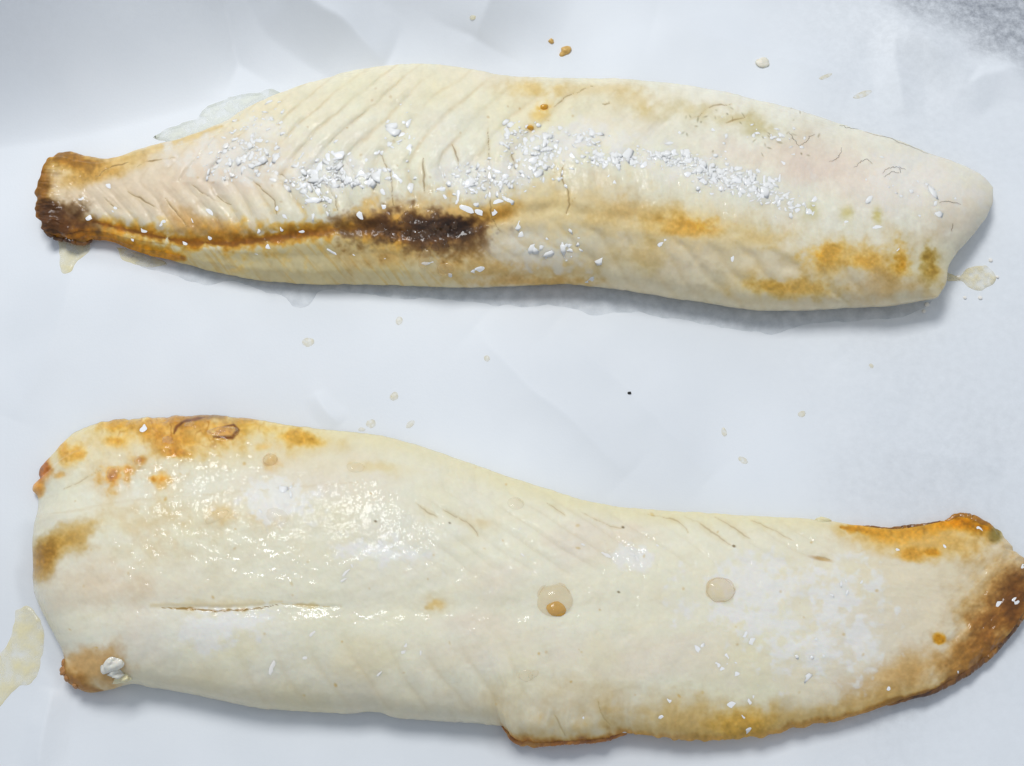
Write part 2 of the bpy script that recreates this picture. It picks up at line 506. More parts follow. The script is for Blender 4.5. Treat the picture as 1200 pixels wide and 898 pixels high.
def build_flesh(fl, root, z, colr, wet):
    """closed body from the upper surface; the border curls under to the paper"""
    nu, nv = z.shape
    P = fl.P
    W = unproject(P[..., 0], P[..., 1], z)
    fl.W = W; fl.z = z
    fl.flatP = P.reshape(-1, 2); fl.flatW = W.reshape(-1, 3)
    Ws = W.copy()
    for ax, k in ((0, 14), (1, 12)):
        pad = [(0, 0)] * 3; pad[ax] = (k + 1, k)
        c = np.cumsum(np.pad(Ws, pad, mode='edge'), axis=ax)
        n_ = Ws.shape[ax]
        hi = np.take(c, np.arange(2 * k + 1, 2 * k + 1 + n_), axis=ax); lo = np.take(c, np.arange(0, n_), axis=ax)
        Ws = (hi - lo) / (2 * k + 1)
    du = np.gradient(Ws, axis=0); dv = np.gradient(Ws, axis=1)
    n = np.cross(dv, du); n /= np.maximum(np.linalg.norm(n, axis=-1, keepdims=True), 1e-12)
    n = np.where(n[..., 2:3] < 0, -n, n)
    fl.flatN = n.reshape(-1, 3)
    verts = [W.reshape(-1, 3)]
    cols = [colr.reshape(-1, 3)]; wets = [wet.reshape(-1, 3)]
    idx = np.arange(nu * nv).reshape(nu, nv)
    faces = np.stack([idx[:-1, :-1], idx[:-1, 1:], idx[1:, 1:], idx[1:, :-1]], -1).reshape(-1, 4)
    loop = np.r_[idx[:-1, 0], idx[-1, :-1], idx[1:, -1][::-1], idx[0, 1:][::-1]]
    ring = verts[0][loop]; rc = cols[0][loop]; rw = wets[0][loop]
    m = len(loop)
    k = 25
    sm = np.zeros_like(ring)
    for s in range(-k, k + 1):
        sm += np.roll(ring, s, axis=0)
    sm /= 2 * k + 1
    tg = np.roll(sm, -8, axis=0) - np.roll(sm, 8, axis=0)
    inn = np.stack([-tg[:, 1], tg[:, 0]], -1); inn /= np.maximum(np.hypot(inn[:, 0], inn[:, 1]), 1e-9)[:, None]
    cen = ring[:, :2].mean(0)
    if ((cen - sm[:, :2]) * inn).sum() < 0:
        inn = -inn
    fl.loop = loop
    base = len(verts[0]); prev = loop
    base_z = 0.0009
    for (ins, fz) in ((0.0002, 0.72), (0.0011, 0.42), (0.0026, 0.18), (0.0050, 0.0)):
        r = ring.copy()
        r[:, :2] += inn * ins
        r[:, 2] = base_z + (ring[:, 2] - base_z) * fz
        verts.append(r); cols.append(rc * (1.0)); wets.append(rw)
        cur = base + np.arange(m); base += m
        faces = np.vstack([faces, np.stack([prev, np.roll(prev, -1), np.roll(cur, -1), cur], -1)])
        prev = cur
    verts = np.vstack(verts)
    # underside: fan to a middle line
    mid = np.arange(nu) + len(verts)
    spine = W[:, nv // 2].copy(); spine[:, 2] = base_z
    sc = colr[:, nv // 2]
    verts = np.vstack([verts, spine]); cols.append(sc); wets.append(wet[:, nv // 2])
    # rows of the border ring that face the spine
    top = prev[:nu]; top = np.r_[prev[:nu - 1], prev[nu - 1]]
    bot = prev[(nu - 1) + (nv - 1): (nu - 1) + (nv - 1) + nu][::-1]
    f1 = np.stack([top[:-1], top[1:], mid[1:], mid[:-1]], -1)
    f2 = np.stack([mid[:-1], mid[1:], bot[1:], bot[:-1]], -1)
    faces = np.vstack([faces, f1, f2])
    o = mesh_obj('flesh', verts, faces, M_FLESH, root, attrs={'Col': np.vstack(cols), 'Wet': np.vstack(wets)})
    return o


def surf(fl, px, py):
    d = (fl.flatP[:, 0] - px) ** 2 + (fl.flatP[:, 1] - py) ** 2
    i = int(d.argmin())
    return fl.flatW[i], fl.flatN[i]


class Paint:
    """albedo painter in photo sRGB, by place on the fillet"""
    def __init__(self, fl, base):
        self.x = fl.P[..., 0]; self.y = fl.P[..., 1]
        self.c = np.empty(self.x.shape + (3,)); self.c[:] = np.array(base) / 255.0
        self.n1 = fbm(self.x, self.y, 30, 21, 4); self.n2 = fbm(self.x, self.y, 9, 31, 3)
        self.n3 = fbm(self.x, self.y, 3.2, 33, 2); self.n4 = fbm(self.x, self.y, 22, 35, 4); self.n5 = fbm(self.x, self.y, 48, 37, 4)

    def tones(self):
        """large soft zones of cool white, pink-grey and butter yellow in cooked flesh"""
        g1 = fbm(self.x, self.y * 1.5, 150, 91, 4); g2 = fbm(self.x * 0.8, self.y * 1.6, 110, 93, 4); g3 = fbm(self.x, self.y, 90, 95, 4)
        self.mix(0.55 * sstep(0.0, 0.5, g1), (232, 231, 228))
        self.mix(0.42 * sstep(0.05, 0.55, g2), (231, 217, 207))
        self.mix(0.45 * sstep(0.05, 0.55, g3), (233, 226, 196))
        streak = fbm(self.x * 0.35 + 0.9 * self.y, self.y * 0.5, 9, 97, 3)
        self.mix(0.22 * sstep(0.1, 0.6, streak), (238, 237, 232))
        self.mix(0.16 * sstep(0.1, 0.6, -streak), (222, 212, 186))

    def mix(self, m, col):
        m = np.clip(m, 0, 1)[..., None]
        self.c = self.c * (1 - m) + m * np.array(col) / 255.0

    def finish(self, a):
        sat = np.clip((self.c[..., 0] - self.c[..., 2]) / np.maximum(self.c[..., 0], 0.05) - 0.22, 0, 0.6)
        rid = 0.5 - np.abs(fbm(self.x, self.y, 12, 39, 3)) * 1.6
        self.c *= (1 + a * (0.8 * self.n1 + self.n2 + 0.6 * self.n3) + sat * (0.2 * self.n2 + 0.2 * self.n3 - 0.16 * rid + 0.14 * self.n1))[..., None]
        self.c += (a * 0.3 * self.n4)[..., None] * np.array([1.0, -0.25, -0.9]) + (a * 0.35 * self.n5)[..., None] * np.array([0.2, 0.3, -1.0])

    def blob(self, cx, cy, rx, ry, col, a=1.0, rot=0, soft=0.75, rough=0.55, fine=0.25):
        r = max(rx, ry) * 2.2
        s = (np.abs(self.x - cx) < r) & (np.abs(self.y - cy) < r)
        if not s.any(): return
        X = self.x[s] - cx; Y = self.y[s] - cy
        c, sn = math.cos(math.radians(rot)), math.sin(math.radians(rot))
        d = np.sqrt(((X * c + Y * sn) / rx) ** 2 + ((-X * sn + Y * c) / ry) ** 2)
        d = d + rough * self.n1[s] * 1.2 + fine * self.n2[s] * 1.3 + 0.25 * fine * self.n3[s]
        m = (sstep(1 + soft, 1 - soft, d) * a)[:, None]
        self.c[s] = self.c[s] * (1 - m) + m * np.array(col) / 255.0

    def mark(self, cx, cy, rx, ry, col, a=1.0, rot=0):
        base = np.array([230, 214, 176]); c = np.array(col)
        self.blob(cx, cy, rx * 1.7, ry * 1.7, 0.5 * base + 0.5 * c, a * 0.32, rot, 0.95, 0.8, 0.3)
        self.blob(cx, cy, rx * 0.95, ry * 0.95, c, a * 0.8, rot, 0.8, 0.8, 0.5)
        self.blob(cx + rx * 0.1, cy - ry * 0.15, rx * 0.6, ry * 0.6, c * np.array([0.86, 0.74, 0.5]), a * a * 0.22, rot, 0.8, 1.2, 0.9)

    def stroke(self, pts, w, col, a=1.0, soft=1.0, rough=0.0, taper=True):
        p = np.array(pts, float)
        g = w * 3 + 3
        s = (self.x > p[:, 0].min() - g) & (self.x < p[:, 0].max() + g) & (self.y > p[:, 1].min() - g) & (self.y < p[:, 1].max() + g)
        if not s.any(): return
        d, t = polydist(self.x[s], self.y[s], p)
        ww = w * (np.sin(np.clip(t, 0.03, 0.97) * math.pi) ** 0.5 if taper else 1)
        ww = ww * (1 + rough * self.n2[s] * 1.5 + rough * self.n1[s])
        m = (sstep(1 + soft, max(1 - soft, 0.0), d / np.maximum(ww, 1e-3)) * a)[:, None]
        self.c[s] = self.c[s] * (1 - m) + m * np.array(col) / 255.0


def jitter(pts, amp=1.6):
    r = np.random.RandomState(int(pts[0][0] * 7 + pts[0][1]))
    n = max(6, int(sum(math.dist(pts[i], pts[i + 1]) for i in range(len(pts) - 1)) / 3.5))
    c = spline(pts, n)
    w = np.sin(np.linspace(0, math.pi, n))[:, None] ** 0.5
    return c + w * np.cumsum(r.normal(size=(n, 2)), 0) * amp * 0.35 + r.normal(size=(n, 2)) * 0.35


def groove(z, fl, pts, w, depth):
    p = np.array(pts, float); x = fl.P[..., 0]; y = fl.P[..., 1]; g = w * 3
    s = (x > p[:, 0].min() - g) & (x < p[:, 0].max() + g) & (y > p[:, 1].min() - g) & (y < p[:, 1].max() + g)
    d, t = polydist(x[s], y[s], p)
    z[s] -= depth * np.exp(-(d / w) ** 2) * np.sin(np.clip(t, 0.04, 0.96) * math.pi) ** 0.5


def bumpz(z, fl, cx, cy, rx, ry, h, rot=0, p=1.0):
    x = fl.P[..., 0] - cx; y = fl.P[..., 1] - cy
    c, s = math.cos(math.radians(rot)), math.sin(math.radians(rot))
    d = ((x * c + y * s) / rx) ** 2 + ((-x * s + y * c) / ry) ** 2
    z += h * np.exp(-d ** p)


def lumpy_tube(name, fl, pts, w, lift, color_fn, root, seed, n=None, mat=None, flat=0.6, ragged=0.5):
    """ragged crisp rim following pts (photo places on the fillet border)"""
    pts = np.array(pts, float)
    L = np.hypot(*np.diff(pts, axis=0).T).sum()
    n = n or int(max(12, L / 1.3)); k = 14
    c = spline(pts, n)
    base = np.array([surf(fl, *q)[0] for q in c])
    tg = np.gradient(base, axis=0); tg /= np.maximum(np.linalg.norm(tg, axis=1), 1e-9)[:, None]
    up = np.array([0, 0, 1.0]); sd = np.cross(tg, up); sd /= np.maximum(np.linalg.norm(sd, axis=1), 1e-9)[:, None]
    ang = np.linspace(0, 2 * math.pi, k, endpoint=False)
    s = np.linspace(0, 1, n)
    ww = w * 0.00025 * (np.sin(np.clip(s, 0.0, 1.0) * math.pi) ** 0.35)
    S, A = np.meshgrid(np.arange(n), ang, indexing='ij')
    cx = c[:, 0][:, None] + 0 * A; cy = c[:, 1][:, None] + 0 * A
    r = 1 + 1.1 * ragged * fbm(cx + 9 * np.cos(A), cy + 9 * np.sin(A), 22, seed, 3) + 0.25 * ragged * fbm(cx + 6 * np.cos(A), cy + 6 * np.sin(A), 7, seed + 3, 2)
    r = np.clip(r, 0.25, 2) * ww[:, None]
    V = base[:, None] + sd[:, None] * (np.cos(A) * r)[..., None] + up * ((np.sin(A) * r * flat)[..., None] + lift * MM)
    V[..., 2] = np.maximum(V[..., 2], 0.0008)
    idx = np.arange(n * k).reshape(n, k)
    a = idx[:-1]; b = idx[1:]
    f = np.stack([a, np.roll(a, -1, 1), np.roll(b, -1, 1), b], -1).reshape(-1, 4)
    f = [tuple(q) for q in f] + [tuple(idx[0]), tuple(idx[-1][::-1])]
    q = fbm(cx + 6 * np.cos(A), cy + 6 * np.sin(A), 10, seed + 9, 3)
    col = color_fn(cx, cy, q, np.sin(A))
    return mesh_obj(name, V.reshape(-1, 3), f, mat or M_RIM, root, attrs={'Col': s2l(np.clip(col, 0, 1)).reshape(-1, 3)})


def ramp(q, cols):
    """q -1..1 through sRGB colours"""
    t = np.clip((q + 1) / 2, 0, 1) * (len(cols) - 1)
    cs = np.array(cols) / 255.0
    i = np.clip(np.floor(t).astype(int), 0, len(cols) - 2); fr = (t - i)[..., None]
    return cs[i] * (1 - fr) + cs[i + 1] * fr


def micro(fl, z, amp=1.0):
    x, y = fl.P[..., 0], fl.P[..., 1]
    z += amp * MM * (0.40 * fbm(x, y, 60, 41, 3) + 0.17 * fbm(x, y, 18, 42, 3) + 0.045 * fbm(x, y, 5, 43, 2))


def phase(q, xs, per):
    """running band count with a period that changes along the fillet"""
    g = np.linspace(-300, 1500, 1801)
    c = np.cumsum(1.0 / np.interp(g, xs, per))
    return np.interp(q, g, c)


def profile(v, vc, pf, pn):
    """far side rises to 1 at vc, near side falls from vc"""
    a = np.clip(1 - v / vc, 0, 1); b = np.clip((v - vc) / (1 - vc), 0, 1)
    F = np.where(v < vc, (1 - a ** pf[0]) ** pf[1], (1 - b ** pn[0]) ** pn[1])
    return F


GAIN = 0.95


def albedo(c):
    """photo colour -> surface colour under this place's cool light"""
    lin = s2l(np.clip(c, 0, 1))
    sat = np.clip((lin[..., 0:1] - lin[..., 2:3]) / np.maximum(lin[..., 0:1], 1e-4) - 0.38, 0, 1)
    lin = lin * np.concatenate([1 + 0 * sat, 1 - 0.12 * sat, 1 - 0.8 * sat], -1)
    lin = lin * (1 + 0.3 * sat * sstep(0.3, 0.6, lin[..., 0:1]))
    return np.clip(lin * np.array([1.03, 0.995, 0.895]) * GAIN, 0, 0.9)


# ---- far fillet -----------------------------------------------------------
UP = Fillet()
UT = [(72, 180), (85, 178), (100, 183), (125, 187), (145, 183), (170, 173), (220, 160), (262, 143), (290, 127), (330, 108),
      (380, 92), (430, 80), (480, 75), (530, 77), (590, 88), (650, 91), (720, 92), (790, 98), (850, 108), (900, 120), (950, 133),
      (1000, 150), (1050, 163), (1085, 178), (1120, 190), (1150, 205), (1164, 220)]
UR = [(1164, 220), (1163, 240), (1150, 262), (1132, 285), (1114, 308), (1109, 330), (1100, 347)]
UB = [(62, 279), (78, 280), (95, 286), (108, 281), (135, 285), (165, 297), (200, 305), (250, 318), (300, 328), (350, 333),
      (420, 333), (480, 335), (540, 337), (600, 335), (660, 333), (720, 338), (780, 347), (830, 355), (880, 362), (940, 363),
      (990, 360), (1050, 356), (1100, 347)]
UL = [(72, 180), (57, 189), (46, 204), (40, 222), (42, 245), (47, 260), (46, 270), (62, 279)]
UP.P = coons(UT, UB, UL, UR, 1050, 300, lambda x, y: 1.8 + 9.0 * sstep(130, 60, x))
x, y = UP.P[..., 0], UP.P[..., 1]
nu, nv = x.shape
U = np.linspace(0, 1, nu)[:, None] + 0 * x; V = np.linspace(0, 1, nv)[None] + 0 * x
H = np.interp(x, [40, 110, 200, 330, 500, 700, 900, 1040, 1165], [7.5, 8.5, 11.5, 16.5, 20, 21, 20, 18.5, 15])
Fv = profile(V, 0.47, (2.2, 0.62), (2.4, 0.70))
Fu = (1 - np.clip(1 - (x - 36 - 4 * fbm(x, y, 14, 66, 2)) / 20.0, 0, 1) ** 2.6) ** 0.45 * (1 - np.clip(1 - U, 0, 1) * 0)
du_r = (1 - U) * 1100
Fu = Fu * (1 - np.clip(1 - (du_r + 2) / 95.0, 0, 1) ** 2.4) ** 0.55
ze = np.interp(x, [40, 120, 300, 700, 950, 1100, 1165], [3.5, 3.0, 2.8, 4.0, 6.0, 9.0, 8.5])
ze = ze * (0.55 + 0.45 * sstep(0.3, 0.9, V))
z = (ze + (H - ze) * Fv * Fu) * MM
# the fold along the dark line: the belly side sinks below the loin
ML = [(108, 258), (160, 270), (215, 282), (270, 283), (330, 276), (390, 268), (440, 268), (500, 276), (550, 266), (600, 252), (650, 245), (730, 256), (800, 266), (900, 283), (1000, 300), (1090, 318)]
d, t = polydist(x, y, ML)
my = np.interp(x, [p[0] for p in ML], [p[1] for p in ML])
z -= MM * 1.3 * np.exp(-(d / 9) ** 2) * np.interp(x, [90, 150, 420, 600, 800, 1000], [0.2, 1, 1, 0.6, 0.25, 0.1])
z -= MM * 1.2 * sstep(0, 30, y - my) * np.interp(x, [90, 200, 560, 700], [0.3, 1, 1, 0.4]) * sstep(1.0, 0.85, V)
# muscle bands: "<" folds, swept right towards the back
yc = np.interp(x, [80, 300, 600, 900, 1164], [215, 212, 190, 195, 235])
t_up = np.clip((yc - y) / 120, 0, None); t_dn = np.clip((y - yc) / 90, 0, None)
sh = 130 * t_up ** 1.35 + np.interp(x, [80, 300, 480, 700], [95, 60, 18, 10]) * t_dn
ph = phase(x - sh + 13 * fbm(x, y, 60, 51, 4), [80, 260, 420, 640, 1100], [23, 28, 37, 46, 60])
saw = ph - np.floor(ph)
dep = np.interp(x, [60, 150, 250, 620, 760, 1100], [0.1, 0.55, 0.8, 0.65, 0.35, 0.2]) * np.clip(0.7 + 1.1 * fbm(x, y, 50, 52, 3), 0.05, 1.4) * sstep(0, 0.10, V) * sstep(6, -14, y - my)
bandg = np.exp(-(np.minimum(saw, 1 - saw) / 0.10) ** 2)
z += MM * np.clip(dep * np.interp(x, [80, 220, 330, 700], [0.8, 0.9, 1.25, 1.25]), 0, 2.6) * (1.1 * np.sin(math.pi * saw) ** 1.25 - 0.5 + 0.25 * saw * sstep(1.0, 0.8, saw))
# near side: slanting lumps on the belly wall
ph2 = phase(x - 0.9 * (y - my) + 24 * fbm(x, y, 60, 53, 3), [100, 500, 650, 1100], [19, 22, 34, 40])
s2 = ph2 - np.floor(ph2)
dep2 = np.interp(x, [90, 200, 560, 640, 900, 1080], [0.1, 0.12, 0.25, 0.65, 0.65, 0.3]) * sstep(4, 22, y - my) * sstep(1.0, 0.93, V)
bg2 = np.exp(-(np.minimum(s2, 1 - s2) / 0.14) ** 2)
z -= MM * dep2 * np.exp(-(np.minimum(s2, 1 - s2) / 0.24) ** 2) * np.clip(0.5 + 1.1 * fbm(x, y, 55, 54, 3), 0, 1.4)
# fine fibres
fib = fbm((x - 0.8 * (y - my)) * 1.0, (y + 0.2 * x) * 0.12, 4.0, 55, 2)
z += MM * 0.10 * fib * sstep(0, 20, y - my) * sstep(700, 500, x)
fib2 = fbm((x - sh) * 1.0, y * 0.15, 4.5, 56, 2)
z += MM * 0.07 * fib2 * sstep(0, -20, y - my)
micro(UP, z, 1.0)
# scorched patch: rough lumps
sc = np.exp(-(((x - 497) / 58) ** 2 + ((y - 271) / 24) ** 2) ** 1.5)
z += MM * sc * (0.9 * fbm(x, y, 10, 61, 3) - 0.3)
# tail stump rim: upright wrinkles on the cut end
tl = sstep(82, 52, x)
z += MM * tl * (1.3 * fbm(x * 0.3, y, 8, 62, 3) + 0.8 * np.exp(-((x - 58 - 5 * fbm(x, y, 20, 63, 2)) / 8) ** 2) - 0.9 * np.exp(-((x - 72 - 5 * fbm(x, y, 20, 64, 2)) / 7) ** 2))
UCRACK = [[(225, 217), (240, 226), (256, 236)], [(193, 232), (204, 247), (218, 266)], [(306, 221), (320, 234), (326, 254)],
          [(328, 204), (340, 214)], [(379, 216), (389, 227), (396, 252)], [(264, 178), (280, 172)], [(288, 207), (306, 220)],
          [(160, 196), (176, 189), (206, 184)], [(445, 176), (451, 193), (458, 206), (460, 230), (463, 245)], [(404, 188), (418, 210)],
          [(530, 170), (534, 183), (538, 194)], [(572, 150), (574, 182), (576, 214), (575, 248), (586, 272)], [(496, 186), (497, 226)],
          [(660, 194), (658, 210), (664, 224), (666, 240), (664, 250)], [(650, 125), (670, 112), (697, 101)], [(705, 122), (714, 119)],
          [(808, 140), (836, 124), (858, 122)], [(850, 144), (882, 134)], [(113, 208), (126, 198), (150, 190)], [(122, 232), (140, 245)],
          [(150, 225), (172, 238), (186, 246)], [(250, 226), (270, 240)], 
          [(600, 175), (606, 205)]]
rs = np.random.RandomState(5)
UCRACK = [jitter(c) for c in UCRACK]
for c in UCRACK:
    groove(z, UP, c, 6.0, 0.00022)
    groove(z, UP, c, 1.2, 0.00020)
p = Paint(UP, (234, 231, 216))
nb = fbm(x, y, 120, 71, 4)
p.tones()
p.mix(0.35 * sstep(-0.2, 0.6, nb), (235, 230, 206))
p.mix(0.55 * sstep(420, 180, x + 40 * nb) * sstep(10, -30, y - my), (230, 212, 196))
p.mix(0.4 * sstep(640, 820, x) * sstep(-10, -60, y - my), (233, 232, 228))
p.mix(0.45 * sstep(60, -10, V * 250 - 26 + 30 * nb) * sstep(900, 500, x), (232, 222, 188))
p.mix(0.62 * sstep(-8, 24, y - my) * sstep(560, 700, x), (226, 212, 182))
p.mix(0.8 * sstep(0, 18, y - my) * sstep(620, 430, x), (214, 200, 158))
p.mix(0.34 * np.exp(-(np.minimum(saw, 1 - saw) / 0.09) ** 2) * sstep(6, -14, y - my) * sstep(760, 560, x) * sstep(90, 150, x) * np.clip(0.5 + 1.2 * p.n1, 0, 1), (206, 182, 138))
p.mix(0.15 * bg2 * sstep(4, 22, y - my), (196, 168, 116))
p.blob(955, 188, 48, 24, (228, 204, 186), 0.5, 8, 0.95)
p.blob(890, 185, 60, 18, (232, 216, 206), 0.5, 10)
p.blob(1010, 215, 50, 26, (232, 218, 208), 0.5, 15)
p.blob(1120, 250, 40, 40, (228, 212, 196), 0.5)
p.blob(270, 190, 60, 30, (228, 206, 194), 0.45)
p.blob(150, 225, 60, 30, (226, 204, 176), 0.6)
# dark line and its amber continuation
p.stroke(ML[:9], 14, (214, 176, 98), 0.8, 0.95, 0.9, True)
p.stroke([(a, b_ + 1) for a, b_ in ML[:9]], 8, (172, 116, 26), 0.75, 0.9, 0.9, True)
p.stroke([(a, b_ + 2) for a, b_ in ML[:9]], 3.2, (126, 76, 18), 0.7, 0.9, 1.2, True)
p.mix(0.28 * sstep(0.05, 0.5, fib) * sstep(0, 14, y - my) * sstep(640, 480, x) * sstep(80, 130, x), (196, 158, 92))
p.stroke(ML[7:14], 20, (220, 192, 134), 0.42, 1.0, 1.1, True)
p.stroke([(380, 265), (430, 258), (500, 262), (590, 250)], 20, (196, 150, 82), 0.6, 0.9, 0.6)
p.blob(640, 235, 70, 22, (218, 190, 138), 0.5, -10, 0.95, 0.9)
p.blob(585, 250, 26, 10, (186, 138, 66), 0.7, -20)
p.blob(497, 271, 66, 27, (138, 92, 48), 0.9, 2, 0.5, 0.6, 0.4)
p.blob(498, 273, 56, 21, (80, 50, 28), 0.95, 2, 0.75, 0.5, 0.45)
p.blob(528, 266, 22, 13, (56, 33, 20), 0.95, 0, 0.5)
p.blob(455, 266, 22, 12, (100, 66, 38), 0.8, 0, 0.6)
p.blob(500, 262, 16, 8, (66, 42, 34), 0.7)
# tail
p.mix(0.35 * sstep(110, 60, x + 14 * p.n1), (222, 184, 122))
p.mix(0.9 * sstep(66, 50, x + 8 * p.n1 + 5 * p.n2), (140, 92, 28))
p.blob(82, 188, 34, 12, (158, 108, 24), 0.9, 10)
p.blob(120, 200, 40, 10, (198, 152, 78), 0.7, -14)
p.blob(68, 258, 30, 22, (86, 52, 22), 0.95, 0, 0.5, 0.5)
p.blob(95, 268, 32, 13, (110, 68, 26), 0.85, 14)
p.stroke([(62, 276), (110, 279), (160, 293), (215, 303)], 10, (176, 118, 26), 0.9, 0.8, 0.5)
p.blob(180, 296, 26, 6, (206, 148, 26), 0.8, 12)
p.stroke([(100, 186), (150, 184), (205, 166), (260, 148)], 5, (206, 174, 118), 0.6, 1.0, 0.4)
p.blob(215, 255, 22, 14, (196, 150, 96), 0.5, 25)
p.blob(245, 268, 40, 12, (184, 134, 72), 0.6, 5)
# amber marks
for a in [(625, 104, 24, 8, (208, 172, 104), .6), (690, 104, 50, 6, (218, 190, 138), .4), (745, 118, 24, 9, (216, 188, 132), .4),
          (800, 130, 44, 9, (216, 198, 148), .5), (860, 140, 30, 7, (204, 190, 142), .55), (893, 152, 20, 8, (190, 176, 120), .55),
          (632, 133, 12, 14, (228, 192, 116), .7), (637, 126, 6, 5, (212, 146, 22), .95), (621, 150, 5, 4, (212, 150, 30), .9),
          (735, 250, 60, 14, (216, 184, 126), .6), (815, 266, 30, 10, (228, 168, 62), .95), (790, 262, 36, 10, (222, 184, 110), .6), (900, 278, 40, 12, (224, 200, 146), .6),
          (962, 300, 24, 11, (224, 166, 48), .95), (1012, 308, 20, 9, (222, 164, 56), .85), (1000, 303, 50, 16, (222, 184, 112), .6),
          (1057, 312, 12, 14, (204, 144, 22), .95), (1056, 296, 7, 14, (206, 160, 70), .7), (1091, 312, 13, 20, (168, 132, 44), .9),
          (935, 338, 44, 9, (218, 172, 76), .75), (893, 333, 24, 7, (216, 172, 80), .6), (1030, 334, 45, 14, (212, 186, 150), .6),
          (650, 312, 40, 14, (212, 178, 118), .5), (750, 302, 40, 14, (212, 186, 128), .5), (560, 312, 40, 12, (206, 166, 100), .6),
          (620, 330, 60, 5, (200, 154, 84), .6), (470, 300, 50, 12, (196, 152, 90), .5), (840, 300, 26, 22, (222, 206, 176), .4),
          (952, 245, 8, 7, (206, 196, 132), .5), (993, 250, 7, 9, (206, 194, 128), .6), (1028, 252, 4, 7, (196, 186, 110), .6)]:
    p.mark(*a[:5], a[5])
for c in UCRACK:
    p.stroke(c, 3.2, (214, 192, 150), 0.25, 1.0, 0.8)
    p.stroke(c, 0.5, (124, 96, 62), 0.5, 0.9, 1.4)
for i in range(34):
    cx, cy = rs.uniform(800, 960), rs.uniform(125, 185)
    p.blob(cx, cy, rs.uniform(1, 3.2), rs.uniform(0.6, 1.0), (140, 128, 96), rs.uniform(.3, .7), rs.uniform(0, 180))
for i in range(50):
    cx, cy = rs.uniform(230, 700), rs.uniform(100, 240)
    p.blob(cx, cy, rs.uniform(1, 2), rs.uniform(0.8, 1.5), (196, 168, 124), rs.uniform(.3, .6), rs.uniform(0, 180))
# whitish dried froth
for a in [(275, 188, 46, 18), (350, 205, 40, 20), (420, 205, 40, 14), (560, 210, 46, 16), (630, 178, 34, 26), (760, 187, 70, 10),
          (830, 205, 60, 12), (870, 218, 34, 10), (700, 160, 40, 14), (310, 150, 30, 10), (640, 295, 40, 14), (1080, 215, 60, 22)]:
    p.blob(*a, (240, 237, 234), 0.7, 5, 0.6, 0.9, 0.9)
p.finish(0.026)
wet = np.zeros(x.shape + (3,))
wet[..., 0] = np.clip(0.18 + 0.35 * fbm(x, y, 50, 81, 3) + 0.6 * sc + 0.25 * sstep(0, 30, y - my) + 0.25 * sstep(160, 60, x), 0.03, 1)
upper = thing('fish_fillet', unproject(600, 215, 0.0).tolist(), 'cooked white fish fillet with blackened centre line and brown tail stump, farther from viewer', 'fish fillet', 'cooked fish fillets')
build_flesh(UP, upper, z, albedo(p.c), wet)

# ---- near fillet ----------------------------------------------------------
LO = Fillet()
LT = [(56, 541), (70, 524), (85, 508), (105, 499), (130, 493), (175, 489), (245, 487), (290, 490), (350, 500), (400, 505), (450, 511),
      (500, 525), (550, 542), (600, 560), (650, 575), (700, 590), (760, 597), (830, 601), (900, 606), (960, 609), (1000, 615),
      (1040, 619), (1075, 616), (1105, 610), (1128, 604), (1150, 612), (1172, 624)]
LR = [(1172, 624), (1184, 640), (1199, 656), (1208, 680), (1207, 704), (1198, 724)]
LB = [(88, 806), (106, 812), (130, 808), (155, 801), (180, 806), (220, 813), (260, 822), (300, 830), (340, 833), (400, 836), (440, 834),
      (470, 842), (530, 846), (585, 852), (600, 866), (620, 873), (660, 870), (700, 868), (735, 860), (790, 866), (840, 869),
      (880, 866), (940, 853), (1000, 840), (1050, 823), (1100, 806), (1150, 775), (1180, 746), (1198, 724)]
LL = [(56, 541), (48, 547), (45, 556), (46, 562), (39, 568), (38, 575), (43, 582), (44, 594), (39, 620), (38, 660), (40, 695), (50, 718), (64, 745), (75, 770), (72, 786), (78, 798), (88, 806)]
LO.P = coons(LT, LB, LL, LR, 1050, 330, lambda x, y: 1.8 + 6.0 * sstep(1000, 1150, x) + 5.5 * sstep(836, 858, y) * sstep(560, 600, x) + 3.0 * sstep(520, 480, y) * sstep(360, 200, x))
x, y = LO.P[..., 0], LO.P[..., 1]
nu, nv = x.shape
U = np.linspace(0, 1, nu)[:, None] + 0 * x; V = np.linspace(0, 1, nv)[None] + 0 * x
H = np.interp(x, [38, 120, 300, 600, 900, 1100, 1205], [15, 18, 18.5, 17, 13, 8.5, 4.8])
Fv = profile(V, 0.62, (2.6, 0.60), (2.3, 0.55))
dl = U * 1140; dr = (1 - U) * 1140
Fu = (1 - np.clip(1 - (dl + 1) / 70.0, 0, 1) ** 2.4) ** 0.5 * (1 - np.clip(1 - (dr + 2) / 24.0, 0, 1) ** 2.4) ** 0.5
ze = np.interp(x, [38, 150, 400, 580, 640, 900, 1100, 1205], [3.0, 3.0, 3.0, 3.2, 4.0, 4.6, 4.8, 3.6])
ze = ze * (0.5 + 0.5 * sstep(0.3, 0.9, V))
z = (ze + (H - ze) * Fv * Fu) * MM
